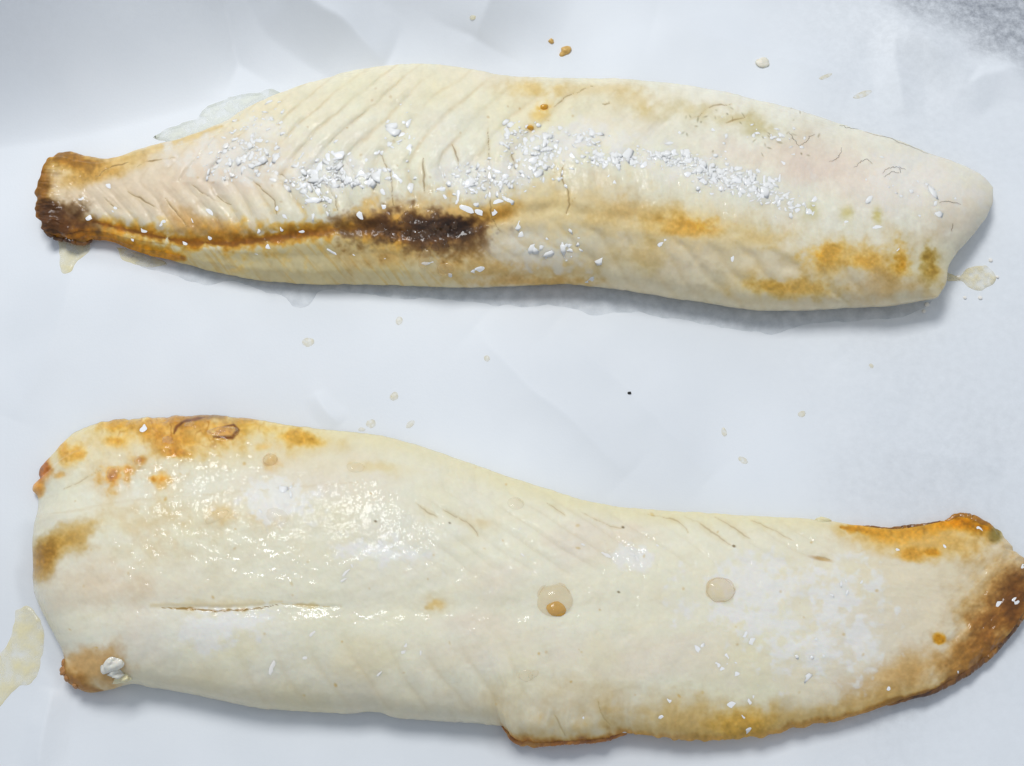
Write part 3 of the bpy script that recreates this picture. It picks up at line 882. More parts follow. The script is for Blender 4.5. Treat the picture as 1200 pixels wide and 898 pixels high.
# the seam along the middle, and the shelf along the back at the left end
SLIT = [(178, 712.5), (200, 711.5), (230, 712), (260, 712.5), (300, 710.5), (330, 708), (380, 711), (400, 711)]
my = np.interp(x, [40, 180, 430, 700, 1000, 1190], [716, 712, 711, 716, 712, 690])
z -= MM * 0.7 * np.exp(-((y - my) / 16) ** 2) * np.interp(x, [40, 160, 430, 700, 1100], [0.2, 1, 0.8, 0.35, 0.0])
groove(z, LO, SLIT[:6], 2.6, 0.0003); groove(z, LO, SLIT[5:], 2.0, 0.0003)
TOPF = [(50, 603), (90, 598), (130, 591), (200, 584), (330, 574), (420, 566)]
ty = np.interp(x, [q[0] for q in TOPF], [q[1] for q in TOPF])
z -= MM * 0.9 * sstep(6, -22, y - ty + 5 * fbm(x, y, 40, 160, 3)) * sstep(440, 250, x)
# muscle bands
ph = phase(x - 1.5 * np.clip(y - 575, 0, None) + 10 * fbm(x, y, 70, 151, 2), [400, 700, 1000], [34, 40, 36])
s1 = ph - np.floor(ph); b1 = np.exp(-(np.minimum(s1, 1 - s1) / 0.10) ** 2)
m1 = sstep(690, 640, y) * sstep(430, 560, x) * sstep(1050, 900, x) * (0.5 + 0.6 * fbm(x, y, 60, 152, 2)) * sstep(0.0, 0.06, V)
z += MM * 0.8 * np.clip(m1, 0, 1) * (np.sin(math.pi * s1) ** 1.1 - 0.5)
q = np.clip((y - 735) / 90, 0, None)
ph = (x - 46 * q ** 1.6 + 8 * fbm(x, y, 50, 153, 2)) / 45.0
s3 = ph - np.floor(ph); b3 = np.exp(-(np.minimum(s3, 1 - s3) / 0.09) ** 2)
m3 = sstep(735, 790, y) * sstep(160, 330, x) * sstep(720, 600, x) * sstep(1.0, 0.93, V)
z += MM * 1.0 * m3 * np.clip(0.7 + 0.9 * fbm(x, y, 50, 154, 3), 0, 1.4) * np.interp(x, [200, 360, 400, 510, 560, 700], [.3, .5, 1, 1, .5, .4]) * (np.sin(math.pi * s3) ** 1.1 - 0.5) * (0.7 + 0.5 * fbm(x, y, 60, 154, 2))
# lengthwise wrinkles towards the tail
z += MM * 0.09 * fbm(x * 0.22 + 6 * fbm(x, y, 40, 161, 2), y - 0.12 * x + 8 * fbm(x, y, 60, 162, 2), 8, 155, 3) * sstep(820, 1000, x)
micro(LO, z, 1.0)
# blistered back corner
bl = sstep(590, 540, y) * sstep(380, 250, x)
z += MM * bl * (0.7 * np.abs(fbm(x, y, 16, 156, 3)) + 0.15 * fbm(x, y, 5, 157, 2))
for a in [(133, 560, 13, 12, .9), (162, 541, 9, 7, .8), (188, 563, 10, 7, .6), (195, 516, 16, 12, .8), (225, 494, 26, 9, .9), (263, 506, 17, 9, 1.0), (290, 495, 12, 8, .7), (88, 531, 10, 8, .5), (345, 512, 20, 7, .4)]:
    bumpz(z, LO, a[0], a[1], a[2], a[3], a[4] * MM)
# brown wrinkled tail end
tl = sstep(1090, 1170, x + 0.4 * (y - 700))
z += MM * tl * (0.7 * fbm((x + y) * 0.8, (x - y) * 0.35, 12, 158, 3))
for a in [(255, 610, 22, 10, .35), (300, 604, 30, 12, .3), (650, 705, 14, 14, -.3), (60, 655, 20, 30, -.5), (105, 785, 30, 20, .4), (630, 850, 18, 14, .6), (680, 855, 18, 10, .5), (440, 655, 30, 14, .25), (950, 765, 30, 22, .35), (880, 790, 24, 18, .25)]:
    bumpz(z, LO, a[0], a[1], a[2], a[3], a[4] * MM)
LCRACK = [[(682, 601), (706, 609), (730, 618)], [(760, 603), (784, 612), (806, 624)], [(802, 605), (830, 620), (860, 641)],
          [(640, 590), (662, 604)], [(838, 606), (880, 632)], [(880, 610), (930, 634)], 
          [(75, 573), (92, 564), (104, 556), (118, 551)], [(650, 838), (662, 862)],
          [(700, 820), (716, 850)], [(958, 652), (972, 656)], [(488, 590), (512, 606)], [(520, 598), (560, 628)]]
LCRACK = [jitter(c) for c in LCRACK]
for c in LCRACK:
    groove(z, LO, c, 5.0, 0.00014)
    groove(z, LO, c, 1.4, 0.00008)
p = Paint(LO, (236, 233, 218))
nb = fbm(x, y, 130, 171, 4)
p.tones()
p.mix(0.4 * sstep(-0.3, 0.6, nb), (234, 230, 204))
p.mix(0.35 * sstep(0.1, 0.7, fbm(x, y, 90, 173, 4)), (232, 220, 196))
p.mix(0.55 * sstep(28, 0, V * 270 + 10 * nb), (232, 222, 176))
p.mix(0.5 * sstep(40, 8, (1 - V) * 270 + 14 * nb), (230, 218, 186))
p.mix(0.5 * sstep(860, 1120, x), (230, 212, 186))
p.mix(0.4 * sstep(560, 530, y) * sstep(430, 330, x), (232, 212, 164))
p.mix(0.12 * b1 * np.clip(m1, 0, 1), (200, 180, 140))
p.mix(0.14 * b3 * m3, (206, 186, 146))
# left edge, corner
p.blob(72, 638, 42, 17, (190, 148, 76), 0.85, -32, 0.7)
p.blob(54, 656, 16, 24, (168, 122, 48), 0.85, 20, 0.7)
p.blob(105, 785, 42, 26, (206, 166, 118), 0.85, 0, 0.6)
p.blob(88, 798, 18, 12, (168, 116, 56), 0.8, 30)
p.stroke([(74, 770), (74, 790), (90, 806), (120, 810)], 5, (150, 100, 40), 0.8, 0.8, 0.5)
p.stroke(LL[2:7], 4, (206, 178, 116), 0.6, 1.0, 0.5)
# blistered browning
p.blob(49, 551, 11, 13, (178, 104, 30), 0.95, 20, 0.6)
p.blob(41, 573, 8, 9, (226, 160, 76), 0.95, 0, 0.6)
for a in [(88, 531, 10, 8, (232, 178, 78), .9), (138, 498, 14, 7, (214, 158, 50), .9), (137, 517, 11, 5, (220, 164, 60), .85),
          (133, 560, 14, 13, (206, 128, 22), .95), (130, 561, 8, 8, (172, 96, 16), .6), (150, 549, 14, 6, (206, 142, 56), .8), (163, 540, 8, 6, (176, 108, 28), .9), (188, 562, 10, 8, (216, 142, 30), .95),
          (185, 500, 20, 12, (202, 142, 40), .85), (196, 514, 16, 12, (188, 116, 22), .9), (205, 530, 10, 5, (212, 138, 26), .9), (225, 493, 30, 9, (170, 104, 24), .92),
          (246, 488, 18, 4, (96, 60, 24), .85), (262, 507, 20, 10, (216, 150, 42), .9), (290, 494, 16, 9, (192, 142, 42), .85), (318, 502, 26, 9, (222, 186, 104), .7),
          (345, 512, 24, 8, (214, 162, 60), .85), (365, 518, 14, 6, (212, 166, 72), .7), (310, 524, 20, 5, (220, 180, 112), .6), (75, 526, 6, 14, (214, 160, 76), .7), (70, 557, 5, 4, (214, 158, 84), .7),
          (215, 505, 46, 18, (222, 176, 96), .5), (262, 603, 12, 12, (224, 194, 140), .55), (300, 606, 44, 10, (228, 206, 164), .5), (318, 540, 9, 9, (222, 174, 104), .6),
          (440, 548, 30, 6, (230, 212, 160), .5), (510, 708, 8, 6, (222, 190, 128), .7), (560, 612, 14, 8, (226, 206, 160), .5), (160, 610, 60, 18, (228, 206, 160), .5),
          (180, 640, 26, 24, (228, 208, 172), .5), (120, 690, 60, 22, (232, 216, 196), .5)]:
    p.mark(*a[:5], a[5])
p.stroke([(250, 512), (272, 513), (279, 504), (274, 498), (262, 500)], 2.0, (118, 66, 20), 0.85, 0.8, 0.3)
p.stroke([(204, 508), (207, 500), (216, 494), (240, 489)], 2.6, (120, 66, 20), 0.8, 0.8, 0.5)
rid = 1 - np.abs(fbm(x, y, 15, 190, 3)) * 2.6
zone = sstep(1.3, 0.5, np.sqrt(((x - 215) / 95) ** 2 + ((y - 500) / 26) ** 2) + 0.3 * p.n1)
p.mix(0.6 * zone * sstep(0.6, 1.0, rid) * np.clip(0.5 + p.n2 + p.n1, 0, 1), (150, 86, 14))
p.mix(0.45 * zone * sstep(0.1, 0.6, p.n4), (214, 158, 60))
# near border and tail
dB = (1 - V) * np.hypot(0, 1) * 262
p.mix(0.6 * sstep(44, 2, dB + 22 * p.n1 + 8 * p.n2) * sstep(560, 640, x), (210, 172, 106))
p.mix(0.9 * sstep(14, 2, dB + 8 * p.n1 + 3 * p.n2) * sstep(580, 600, x) * sstep(760, 720, x), (156, 96, 24))
p.mix(0.75 * sstep(9, 1, dB + 5 * p.n1 + 3 * p.n2) * sstep(720, 740, x), (188, 134, 58))
p.mix(0.85 * sstep(7, 1, dB + 6 * p.n1 + 3 * p.n2) * sstep(980, 1090, x), (140, 90, 30))
p.blob(690, 826, 110, 24, (216, 192, 146), 0.4, 3, 0.95)
p.blob(790, 842, 90, 20, (210, 176, 116), 0.5, 4, 0.95)
p.blob(870, 850, 30, 14, (222, 178, 90), 0.7)
p.blob(1180, 710, 44, 66, (182, 130, 66), 0.75, 30, 0.9)
p.blob(1180, 722, 24, 44, (138, 88, 34), 0.75, 35, 0.9)
p.blob(1140, 760, 50, 24, (158, 106, 48), 0.8, -38, 0.9)
p.blob(1195, 690, 14, 34, (116, 72, 34), 0.7, 10, 0.9)
p.blob(1060, 790, 60, 22, (196, 154, 98), 0.7, -18, 0.8)
p.stroke([(985, 618), (1040, 624), (1085, 620), (1120, 610), (1160, 620)], 11, (206, 142, 32), 0.95, 0.9, 0.5)
p.blob(1130, 612, 26, 9, (196, 130, 8), 0.9, 10)
p.blob(1075, 632, 60, 16, (214, 168, 88), 0.7, 4)
p.blob(1070, 650, 14, 6, (214, 156, 56), 0.7)
p.blob(1092, 648, 8, 4, (206, 146, 30), 0.85)
p.blob(1168, 626, 6, 8, (112, 98, 34), 0.7, 0, 0.9)
p.blob(1102, 749, 7, 8, (204, 148, 40), 0.95, 0, 0.4)
p.blob(962, 655, 10, 2, (176, 134, 86), 0.7, 12)
# milky film
for a in [(905, 690, 60, 24), (950, 760, 34, 26), (990, 690, 34, 22), (1012, 770, 20, 26), (925, 730, 70, 30), (240, 735, 22, 18), (285, 730, 30, 12), (330, 580, 26, 14), (320, 596, 34, 12), (440, 648, 40, 12), (745, 655, 24, 10), (860, 720, 50, 12)]:
    p.blob(*a, (240, 239, 240), 0.85, 8, 0.6, 0.9, 1.0)
p.stroke([(a, b_ - 3) for a, b_ in SLIT[:6]], 4.0, (218, 194, 138), 0.35, 1.0, 1.1); p.stroke(SLIT[5:], 2.2, (206, 180, 120), 0.55, 1.0, 0.9)
p.stroke(jitter([(190, 712.5), (230, 712.5), (260, 713), (300, 711), (326, 708.5)], 0.8), 1.1, (140, 104, 46), 0.85, 0.8, 0.7)
p.stroke(jitter(TOPF, 0.8), 1.5, (206, 186, 146), 0.2, 1.0, 1.4)
for c in LCRACK:
    p.stroke(c, 3.0, (212, 194, 152), 0.3, 1.0, 0.8)
    p.stroke(c, 0.5, (160, 134, 96), 0.35, 0.9, 1.2)
for i in range(60):
    cx, cy = rs.uniform(80, 1050), rs.uniform(540, 830)
    p.blob(cx, cy, rs.uniform(1, 2.4), rs.uniform(0.8, 1.8), (206, 176, 120), rs.uniform(.3, .7), rs.uniform(0, 180))
for (cx, cy) in [(730, 618), (860, 640), (527, 613), (440, 611), (725, 694), (712, 588)]:
    p.blob(cx, cy, 1.6, 1.1, (120, 104, 76), 0.8, 20)
p.finish(0.014)
wet = np.zeros(x.shape + (3,))
wet[..., 0] = np.clip(0.22 + 0.5 * fbm(x, y, 60, 181, 3) + 0.5 * np.exp(-((y - 690) / 40) ** 2) * sstep(520, 300, x) + 0.3 * bl + 0.4 * tl, 0.05, 1)
lower = thing('fish_fillet', unproject(600, 700, 0.0).tolist(), 'plump cooked white fish fillet with browned blistered corner and curled brown tail, nearer to viewer', 'fish fillet', 'cooked fish fillets')
build_flesh(LO, lower, z, albedo(p.c), wet)

# ------------------------------------------------------------------ crisp rims (parts of the fillets)
BR = [(70, 40, 18), (120, 76, 22), (168, 112, 30), (196, 148, 66)]
lumpy_tube('charred_rim', UP, [(50, 268), (62, 276), (80, 279), (96, 283), (108, 280)], 4, -0.8, lambda a, b, q, s: ramp(q * 1.2 - 0.5, BR), upper, 7)
lumpy_tube('charred_rim', LO, [(588, 850), (600, 864), (622, 871), (660, 868), (700, 866), (736, 859)], 5, -1.0, lambda a, b, q, s: ramp(q * 1.2 - 0.0, [(112, 62, 14), (160, 96, 22), (194, 130, 44), (210, 168, 96)]), lower, 9, ragged=0.35)
lumpy_tube('charred_rim', LO, [(1040, 826), (1100, 805), (1150, 774), (1180, 745), (1198, 722), (1206, 700), (1206, 676)], 5, -0.8, lambda a, b, q, s: ramp(q * 1.2 - 0.35, BR), lower, 11, ragged=0.4)
lumpy_tube('charred_rim', LO, [(1010, 617), (1042, 620), (1076, 617), (1106, 611)], 3.5, -0.5, lambda a, b, q, s: ramp(q * 1.2 + 0.2, BR), lower, 12)
lumpy_tube('charred_rim', LO, [(1108, 611), (1122, 606), (1134, 606), (1150, 613), (1166, 620)], 5, -0.6, lambda a, b, q, s: ramp(q * 1.1 + 0.1, [(126, 78, 10), (176, 116, 8), (206, 146, 24)]), lower, 13)

# ------------------------------------------------------------------ small lumps, blisters, bubbles, salt
def ico():
    g = (1 + 5 ** 0.5) / 2
    v = np.array([(-1, g, 0), (1, g, 0), (-1, -g, 0), (1, -g, 0), (0, -1, g), (0, 1, g), (0, -1, -g), (0, 1, -g), (g, 0, -1), (g, 0, 1), (-g, 0, -1), (-g, 0, 1)], float)
    v /= np.linalg.norm(v[0])
    f = [(0, 11, 5), (0, 5, 1), (0, 1, 7), (0, 7, 10), (0, 10, 11), (1, 5, 9), (5, 11, 4), (11, 10, 2), (10, 7, 6), (7, 1, 8), (3, 9, 4), (3, 4, 2), (3, 2, 6), (3, 6, 8), (3, 8, 9), (4, 9, 5), (2, 4, 11), (6, 2, 10), (8, 6, 7), (9, 8, 1)]
    return v, np.array(f)


def subdiv(v, f):
    v = list(map(tuple, v)); cache = {}; out = []

    def mid(a, b):
        k = (min(a, b), max(a, b))
        if k not in cache:
            m = (np.array(v[a]) + np.array(v[b])) / 2
            v.append(tuple(m / np.linalg.norm(m))); cache[k] = len(v) - 1
        return cache[k]
    for a, b, c in f:
        ab, bc, ca = mid(a, b), mid(b, c), mid(c, a)
        out += [(a, ab, ca), (b, bc, ab), (c, ca, bc), (ab, bc, ca)]
    return np.array(v), np.array(out)


I0 = ico(); I1 = subdiv(*I0); I2 = subdiv(*I1); I3 = subdiv(*I2)


def crystal_mesh(seed, mat):
    """broken crystal: a ball cut by random planes into flat facets"""
    r = np.random.RandomState(seed)
    v, f = I1; v = v.copy()
    for k in range(8):
        n = r.normal(size=3); n /= np.linalg.norm(n); h = r.uniform(0.45, 0.8)
        d = v @ n; m = d > h
        v[m] -= np.outer(d[m] - h, n)
    v *= np.array([1.0, r.uniform(0.6, 0.9), r.uniform(0.5, 0.75)])
    me = bpy.data.meshes.new('salt_crystal')
    me.from_pydata([tuple(q) for q in v], [], [tuple(int(i) for i in q) for q in f])
    me.materials.append(mat)
    return me


CM = [crystal_mesh(100 + k, M_SALT) for k in range(8)]
CC = [crystal_mesh(200 + k, M_SALT_CLEAR) for k in range(6)]
rs = np.random.RandomState(12)


def crystal(fl, px, py, size, clear=False, stretch=1.0, rot=None):
    pos, nrm = surf(fl, px, py)
    me = (CC if clear else CM)[rs.randint(len(CC if clear else CM))]
    o = bpy.data.objects.new('salt_crystal', me)
    COL.objects.link(o)
    s = size * 0.5 * 0.00025
    from mathutils import Vector, Quaternion
    q = Vector(nrm).to_track_quat('Z', 'Y') @ Quaternion((0, 0, 1), rot if rot is not None else rs.uniform(0, 6.28))
    o.rotation_mode = 'QUATERNION'; o.rotation_quaternion = q
    s *= 1.05
    o.scale = (s * stretch, s, s * 0.36)
    o.location = pos - nrm * s * 0.12
    return o


ONES = 'first second third fourth fifth sixth seventh eighth ninth tenth eleventh twelfth thirteenth fourteenth fifteenth sixteenth seventeenth eighteenth nineteenth'.split()
TENS = {20: ('twentieth', 'twenty'), 30: ('thirtieth', 'thirty')}


def ordinal(n):
    if n < 20: return ONES[n - 1]
    t = n // 10 * 10
    return TENS[t][0] if n == t else TENS[t][1] + '-' + ONES[n - t - 1]


def by_place(base, i, n):
    if i == 0: return base + ', leftmost of them'
    if i == n - 1: return base + ', rightmost of them'
    return base + ', ' + ordinal(i + 1) + ' from the left'


def salt_set(fl, items, label, group, clear=False):
    items = sorted(items)
    for i, it in enumerate(items):
        o = crystal(fl, it[0], it[1], it[2] if len(it) > 2 else 8, clear, it[3] if len(it) > 3 else rs.uniform(0.9, 1.4))
        tag(o, by_place(label, i, len(items)), 'salt crystal', group)


salt_set(UP, [(170, 270, 14), (134, 246, 10), (101, 255, 13, 1.3), (95, 232, 9), (129, 217, 12, 1.3), (190, 262, 8), (226, 260, 12), (244, 250, 11, 1.2),
              (216, 286, 9), (155, 280, 5), (247, 278, 9), (300, 298, 5)],
         'loose salt crystal on brown tail of far fillet', 'salt on the far fillet tail')
salt_set(UP, [(314, 291, 12), (388, 295, 15, 1.7), (326, 244, 9), (334, 253, 9), (353, 270, 8), (415, 299, 6), (425, 299, 6), (424, 252, 14, 1.2), (449, 241, 10), (451, 227, 13),
              (388, 235, 11), (450, 303, 9), (500, 308, 11, 2.0), (527, 322, 9), (560, 318, 13, 1.7), (302, 271, 6), (330, 268, 6)],
         'salt crystal beside blackened line of far fillet', 'salt along the black line')
salt_set(UP, [(473, 142, 11), (468, 157, 13, 1.3), (481, 161, 9), (479, 175, 13), (440, 179, 10), (428, 189, 8), (467, 210, 15), (486, 162, 6), (408, 180, 6), (412, 188, 7)],
         'white salt crystal on ribbed middle of far fillet', 'salt on the ribbed middle')
salt_set(UP, [(394, 180, 20), (386, 186, 14), (378, 195, 14), (370, 204, 16), (364, 214, 15), (372, 226, 16), (384, 232, 13), (366, 234, 13), (398, 209, 16), (410, 210, 14),
              (425, 205, 15), (436, 206, 14), (446, 203, 13), (430, 214, 12), (352, 219, 12), (345, 216, 9), (402, 200, 11), (390, 212, 12), (416, 216, 10), (358, 206, 9)],
         'salt crystal in white clump left of black patch', 'salt clump left of centre')
salt_set(UP, [(514, 223, 12, 1.5), (520, 231, 8), (537, 232, 13, 1.6), (548, 217, 14), (556, 210, 14), (562, 220, 12), (553, 224, 11), (575, 206, 14), (583, 200, 13), (590, 207, 11),
              (572, 196, 10), (585, 214, 10), (572, 228, 9), (584, 236, 10, 1.5), (580, 248, 12), (561, 249, 12, 1.4), (547, 245, 13, 1.4), (595, 196, 8)],
         'salt crystal in pale cluster above black patch', 'salt cluster above black patch')
salt_set(UP, [(616, 165, 12), (624, 172, 13), (634, 178, 13), (626, 186, 12), (618, 178, 11), (640, 166, 11), (650, 172, 12), (644, 184, 11), (657, 178, 9), (632, 192, 11), (622, 199, 11), (633, 202, 10, 1.5), (614, 205, 9),
              (671, 182, 11), (676, 188, 9), (595, 152, 8), (603, 154, 7), (684, 158, 10), (690, 163, 9), (648, 148, 6), (646, 155, 6)],
         'salt crystal in patch under small orange spot', 'salt patch under the orange spot')
salt_set(UP, [(697, 187, 13), (706, 189, 12), (716, 187, 11), (727, 184, 11), (737, 186, 12), (746, 189, 11), (756, 193, 12), (768, 187, 11), (778, 182, 12), (788, 179, 13), (797, 183, 12), (806, 188, 11),
              (816, 192, 12), (824, 197, 11), (804, 206, 13, 1.6), (822, 209, 12), (836, 212, 13), (850, 208, 13), (862, 211, 13), (874, 215, 13), (884, 221, 12), (892, 228, 12), (858, 218, 10), (846, 204, 9),
              (886, 201, 12), (896, 209, 13), (905, 213, 9), (914, 207, 9, 1.8), (878, 228, 9), (870, 222, 9), (782, 190, 8), (763, 181, 8), (833, 204, 8)],
         'salt crystal in long white streak on far fillet', 'salt streak on the right half')
salt_set(UP, [(928, 233, 12), (936, 240, 11), (947, 246, 9), (955, 233, 10), (934, 246, 9), (914, 236, 6), (905, 226, 7), (819, 224, 10), (834, 227, 6), (918, 190, 10), (887, 156, 8), (914, 165, 11), (836, 153, 9), (797, 155, 8),
              (930, 181, 6), (850, 178, 6), (993, 261, 8), (1029, 268, 10), (775, 284, 10, 1.7), (860, 303, 12), (692, 328, 12, 1.8), (640, 302, 6), (720, 215, 7), (714, 206, 6), (1052, 293, 7), (1120, 232, 6)],
         'single salt crystal apart on far fillet right half', 'single salt crystals right half')
salt_set(UP, [(262, 170, 12), (268, 172, 9), (276, 142, 11), (255, 195, 9), (270, 205, 12), (263, 201, 9), (290, 180, 9), (302, 172, 9), (312, 176, 8), (280, 188, 9), (318, 210, 10), (322, 202, 8), (300, 190, 8), (335, 222, 7), (296, 160, 8), (330, 150, 7), (340, 160, 7)],
         'wet salt crystal on pinkish shoulder of far fillet', 'wet salt on the left shoulder', True)
salt_set(LO, [(168, 501, 10, 2.0), (1147, 620, 10), (1108, 639, 9), (1052, 645, 9), (1199, 664, 8), (1191, 704, 10), (1168, 709, 12, 1.6), (1154, 735, 6), (1122, 788, 6), (1042, 806, 9)],
         'salt crystal on browned edge of near fillet', 'salt on browned edges of near fillet')
salt_set(LO, [(320, 782, 14, 1.6), (358, 772, 8), (405, 672, 11, 1.5), (402, 680, 9), (412, 664, 7), (446, 638, 11, 1.4), (460, 642, 8), (367, 742, 10), (474, 758, 9, 1.8), (492, 766, 7), (445, 789, 7, 1.8), (424, 630, 8), (747, 655, 12), (740, 650, 9), (713, 649, 10, 1.6), (681, 638, 7, 1.8), (608, 620, 7), (612, 650, 6), (770, 640, 5)],
         'wet salt crystal on creamy middle of near fillet', 'wet salt on the creamy middle', True)
salt_set(LO, [(785, 821, 8), (776, 841, 11), (880, 819, 12), (859, 828, 12), (870, 839, 6), (874, 858, 8, 2.2), (840, 780, 8, 1.6), (846, 785, 8), (862, 790, 9, 1.4), (872, 743, 10), (820, 762, 9, 2.0), (852, 770, 8), (683, 842, 5), (731, 858, 9)],
         'pale salt crystal near lower border of near fillet', 'salt near the lower border')


def lump(name, pos, nrm, sx, sy, sz, mat, root=None, seed=0, rough=0.15, rot=0.0, sink=0.3, base=I2, smooth=True):
    v, f = base; v = v.copy()
    v *= (1 + rough * fbm(v[:, 0] * 5 + v[:, 2] * 4, v[:, 1] * 5 + v[:, 2] * 2, 5, seed, 3))[:, None]
    v *= np.array([sx, sy, sz])
    c, s = math.cos(rot), math.sin(rot)
    v = np.stack([v[:, 0] * c - v[:, 1] * s, v[:, 0] * s + v[:, 1] * c, v[:, 2]], -1)
    n = np.array(nrm, float); t = np.array([1.0, 0, 0]); t -= n * (t @ n); t /= np.linalg.norm(t); b = np.cross(n, t)
    w = v[:, :1] * t + v[:, 1:2] * b + (v[:, 2:3] + sz * (0.5 - sink)) * n + np.array(pos)
    return mesh_obj(name, w, f.copy(), mat, root, smooth)


K = 0.00025


def fl_lump(name, fl, root, px, py, rx, ry, rz, mat, seed=0, rough=0.15, rot=0.0, sink=0.3, base=I2):
    pos, nrm = surf(fl, px, py)
    return lump(name, pos, nrm, rx * K, ry * K, rz * K, mat, root, seed, rough, math.radians(rot), sink, base)


def rim_ring(fl, root, parent, px, py, rx, ry, w, seed):
    pos, nrm = surf(fl, px, py)
    n, k = 40, 8
    t = np.linspace(0, 2 * math.pi, n, endpoint=False)
    e = np.array([1.0, 0, 0]); e = e - nrm * (e @ nrm); e /= np.linalg.norm(e); b_ = np.cross(nrm, e)
    V = []
    for i in range(n):
        rr = 1 + 0.10 * float(fbm(np.array([math.cos(t[i]) * 9]), np.array([math.sin(t[i]) * 9]), 6, seed, 2)[0])
        ww = 0.8 * w * (1 + 1.3 * float(fbm(np.array([math.cos(t[i]) * 9]), np.array([math.sin(t[i]) * 9]), 5, seed + 4, 2)[0])) * K
        d = e * math.cos(t[i]) * rx * K * rr + b_ * math.sin(t[i]) * ry * K * rr
        dn = d / np.linalg.norm(d)
        for j in range(k):
            a = 2 * math.pi * j / k
            V.append(pos + d + ww * (math.cos(a) * dn + 0.6 * math.sin(a) * nrm))
    idx = np.arange(n * k).reshape(n, k); a = idx; c = np.roll(idx, -1, 0)
    f = np.stack([a, np.roll(a, -1, 1), np.roll(c, -1, 1), c], -1).reshape(-1, 4)
    o = mesh_obj('rim', np.array(V) - 0, f, M_RING, root)
    o.parent = parent


# fat blisters on the near fillet
b = fl_lump('blister', LO, lower, 650, 704, 18, 17, 9, M_BLISTER, 1, 0.2, 0, 0.45, I3)
b['label'] = 'clear fat blister with amber juice at its lower rim'
rim_ring(LO, lower, b, 650, 704, 18, 18, 1.5, 3)
fl_lump('amber_drop', LO, lower, 652, 714, 10, 8, 3, M_AMBER, 2, 0.2, 0, 0.35, I2)
b = fl_lump('blister', LO, lower, 845, 691, 15, 12, 8, M_BLISTER, 3, 0.25, 0, 0.45, I3)
rim_ring(LO, lower, b, 845, 691, 15, 13, 1.0, 5)
b = fl_lump('blister', LO, lower, 317, 539, 8, 8, 6, M_BLISTER, 4, 0.15, 0, 0.4)
rim_ring(LO, lower, b, 317, 539, 7.5, 7.5, 1.2, 6)
b = fl_lump('blister', LO, lower, 263, 506, 17, 8, 4, M_BLISTER_FAINT, 5, 0.3, 12, 0.5, I3)
rim_ring(LO, lower, b, 263, 506, 16, 8, 1.4, 8)
fl_lump('blister', LO, lower, 604, 590, 9, 9, 3, M_BLISTER_FAINT, 6, 0.1, 0, 0.4)
fl_lump('blister', LO, lower, 416, 549, 10, 7, 3, M_BLISTER_FAINT, 7, 0.2, 0, 0.4)
fl_lump('blister', LO, lower, 255, 606, 14, 5, 3, M_BLISTER_FAINT, 8, 0.2, 30, 0.4)
fl_lump('blister', LO, lower, 325, 605, 12, 8, 3, M_BLISTER_FAINT, 9, 0.3, -20, 0.4)
for k, (a, bb, r) in enumerate([(616, 792, 6), (625, 790, 5), (133, 556, 7), (162, 540, 5), (196, 516, 6), (222, 497, 6)]):
    fl_lump('bubble', LO, lower, a, bb, r * 1.2, r * .9, r * .3, M_BLISTER_FAINT, 20 + k, 0.7, k * 40, 0.6)
b = fl_lump('flesh_flake', LO, lower, 131, 779, 9, 7, 4, M_WHITE_FLESH, 40, 1.1, 20, 0.3, I3); b['label'] = 'white torn flake at the brown corner'
fl_lump('flesh_flake', LO, lower, 134, 789, 7, 5, 4, M_WHITE_FLESH, 41, 1.1, -20, 0.3, I3)
fl_lump('flesh_flake', LO, lower, 144, 795, 12, 6, 5, M_CREAM_FLESH, 42, 1.1, 10, 0.3, I3)
fl_lump('skin_flap', LO, lower, 964, 607, 10, 3, 3, M_CREAM_FLESH, 43, 0.5, 4, 0.3, I3)
M_NUB = simple_mat('browned_nub', (188, 122, 48), 0.3, coat=0.6, bump=0.6, mottle=0.6, bscale=500)
M_NUB_PALE = simple_mat('browned_nub_pale', (226, 170, 92), 0.3, coat=0.6, bump=0.5, mottle=0.3, bscale=500)
M_CORNER = simple_mat('browned_corner', (176, 124, 70), 0.45, coat=0.3, bump=0.8, mottle=0.5, bscale=700)
for k, (a, bb, rx, ry) in enumerate([(75, 777, 3, 4), (74, 786, 4, 4), (79, 796, 4, 4), (88, 804, 4, 3)]):
    fl_lump('browned_nub', LO, lower, a, bb, rx, ry, 3, M_CORNER, 150 + k, 0.6, k * 30, 0.6, I3)
# dark frothy bubbles on the scorched patch
rb = np.random.RandomState(3)
BUB = [(490, 273, 8), (497, 277, 7), (505, 270, 7), (513, 276, 8), (508, 266, 6), (522, 270, 8), (519, 282, 6), (500, 285, 6), (486, 279, 6), (478, 272, 5), (510, 289, 6), (523, 288, 6), (475, 256, 7), (452, 272, 6), (446, 266, 6), (461, 279, 5), (472, 274, 5), (497, 262, 6), (509, 255, 5), (534, 263, 5)]
for k, (a, bb, r) in enumerate(BUB):
    fl_lump('bubble', UP, upper, a, bb, r * rb.uniform(.6, 1.3), r * rb.uniform(.5, 1.0), r * .4, M_DARK, 60 + k, 1.0, k * 33, 0.5)
fl_lump('bubble', UP, upper, 497, 303, 6, 14, 4, M_BLISTER, 90, 0.5, -20, 0.4)
fl_lump('bubble', UP, upper, 523, 316, 9, 7, 3, M_BLISTER, 91, 0.4, 0, 0.4)
fl_lump('amber_drop', UP, upper, 637, 126, 5, 4, 3, M_AMBER, 92, 0.3, 40, 0.4)
fl_lump('amber_drop', UP, upper, 621, 150, 4, 3, 3, M_AMBER, 93, 0.3, 0, 0.4)


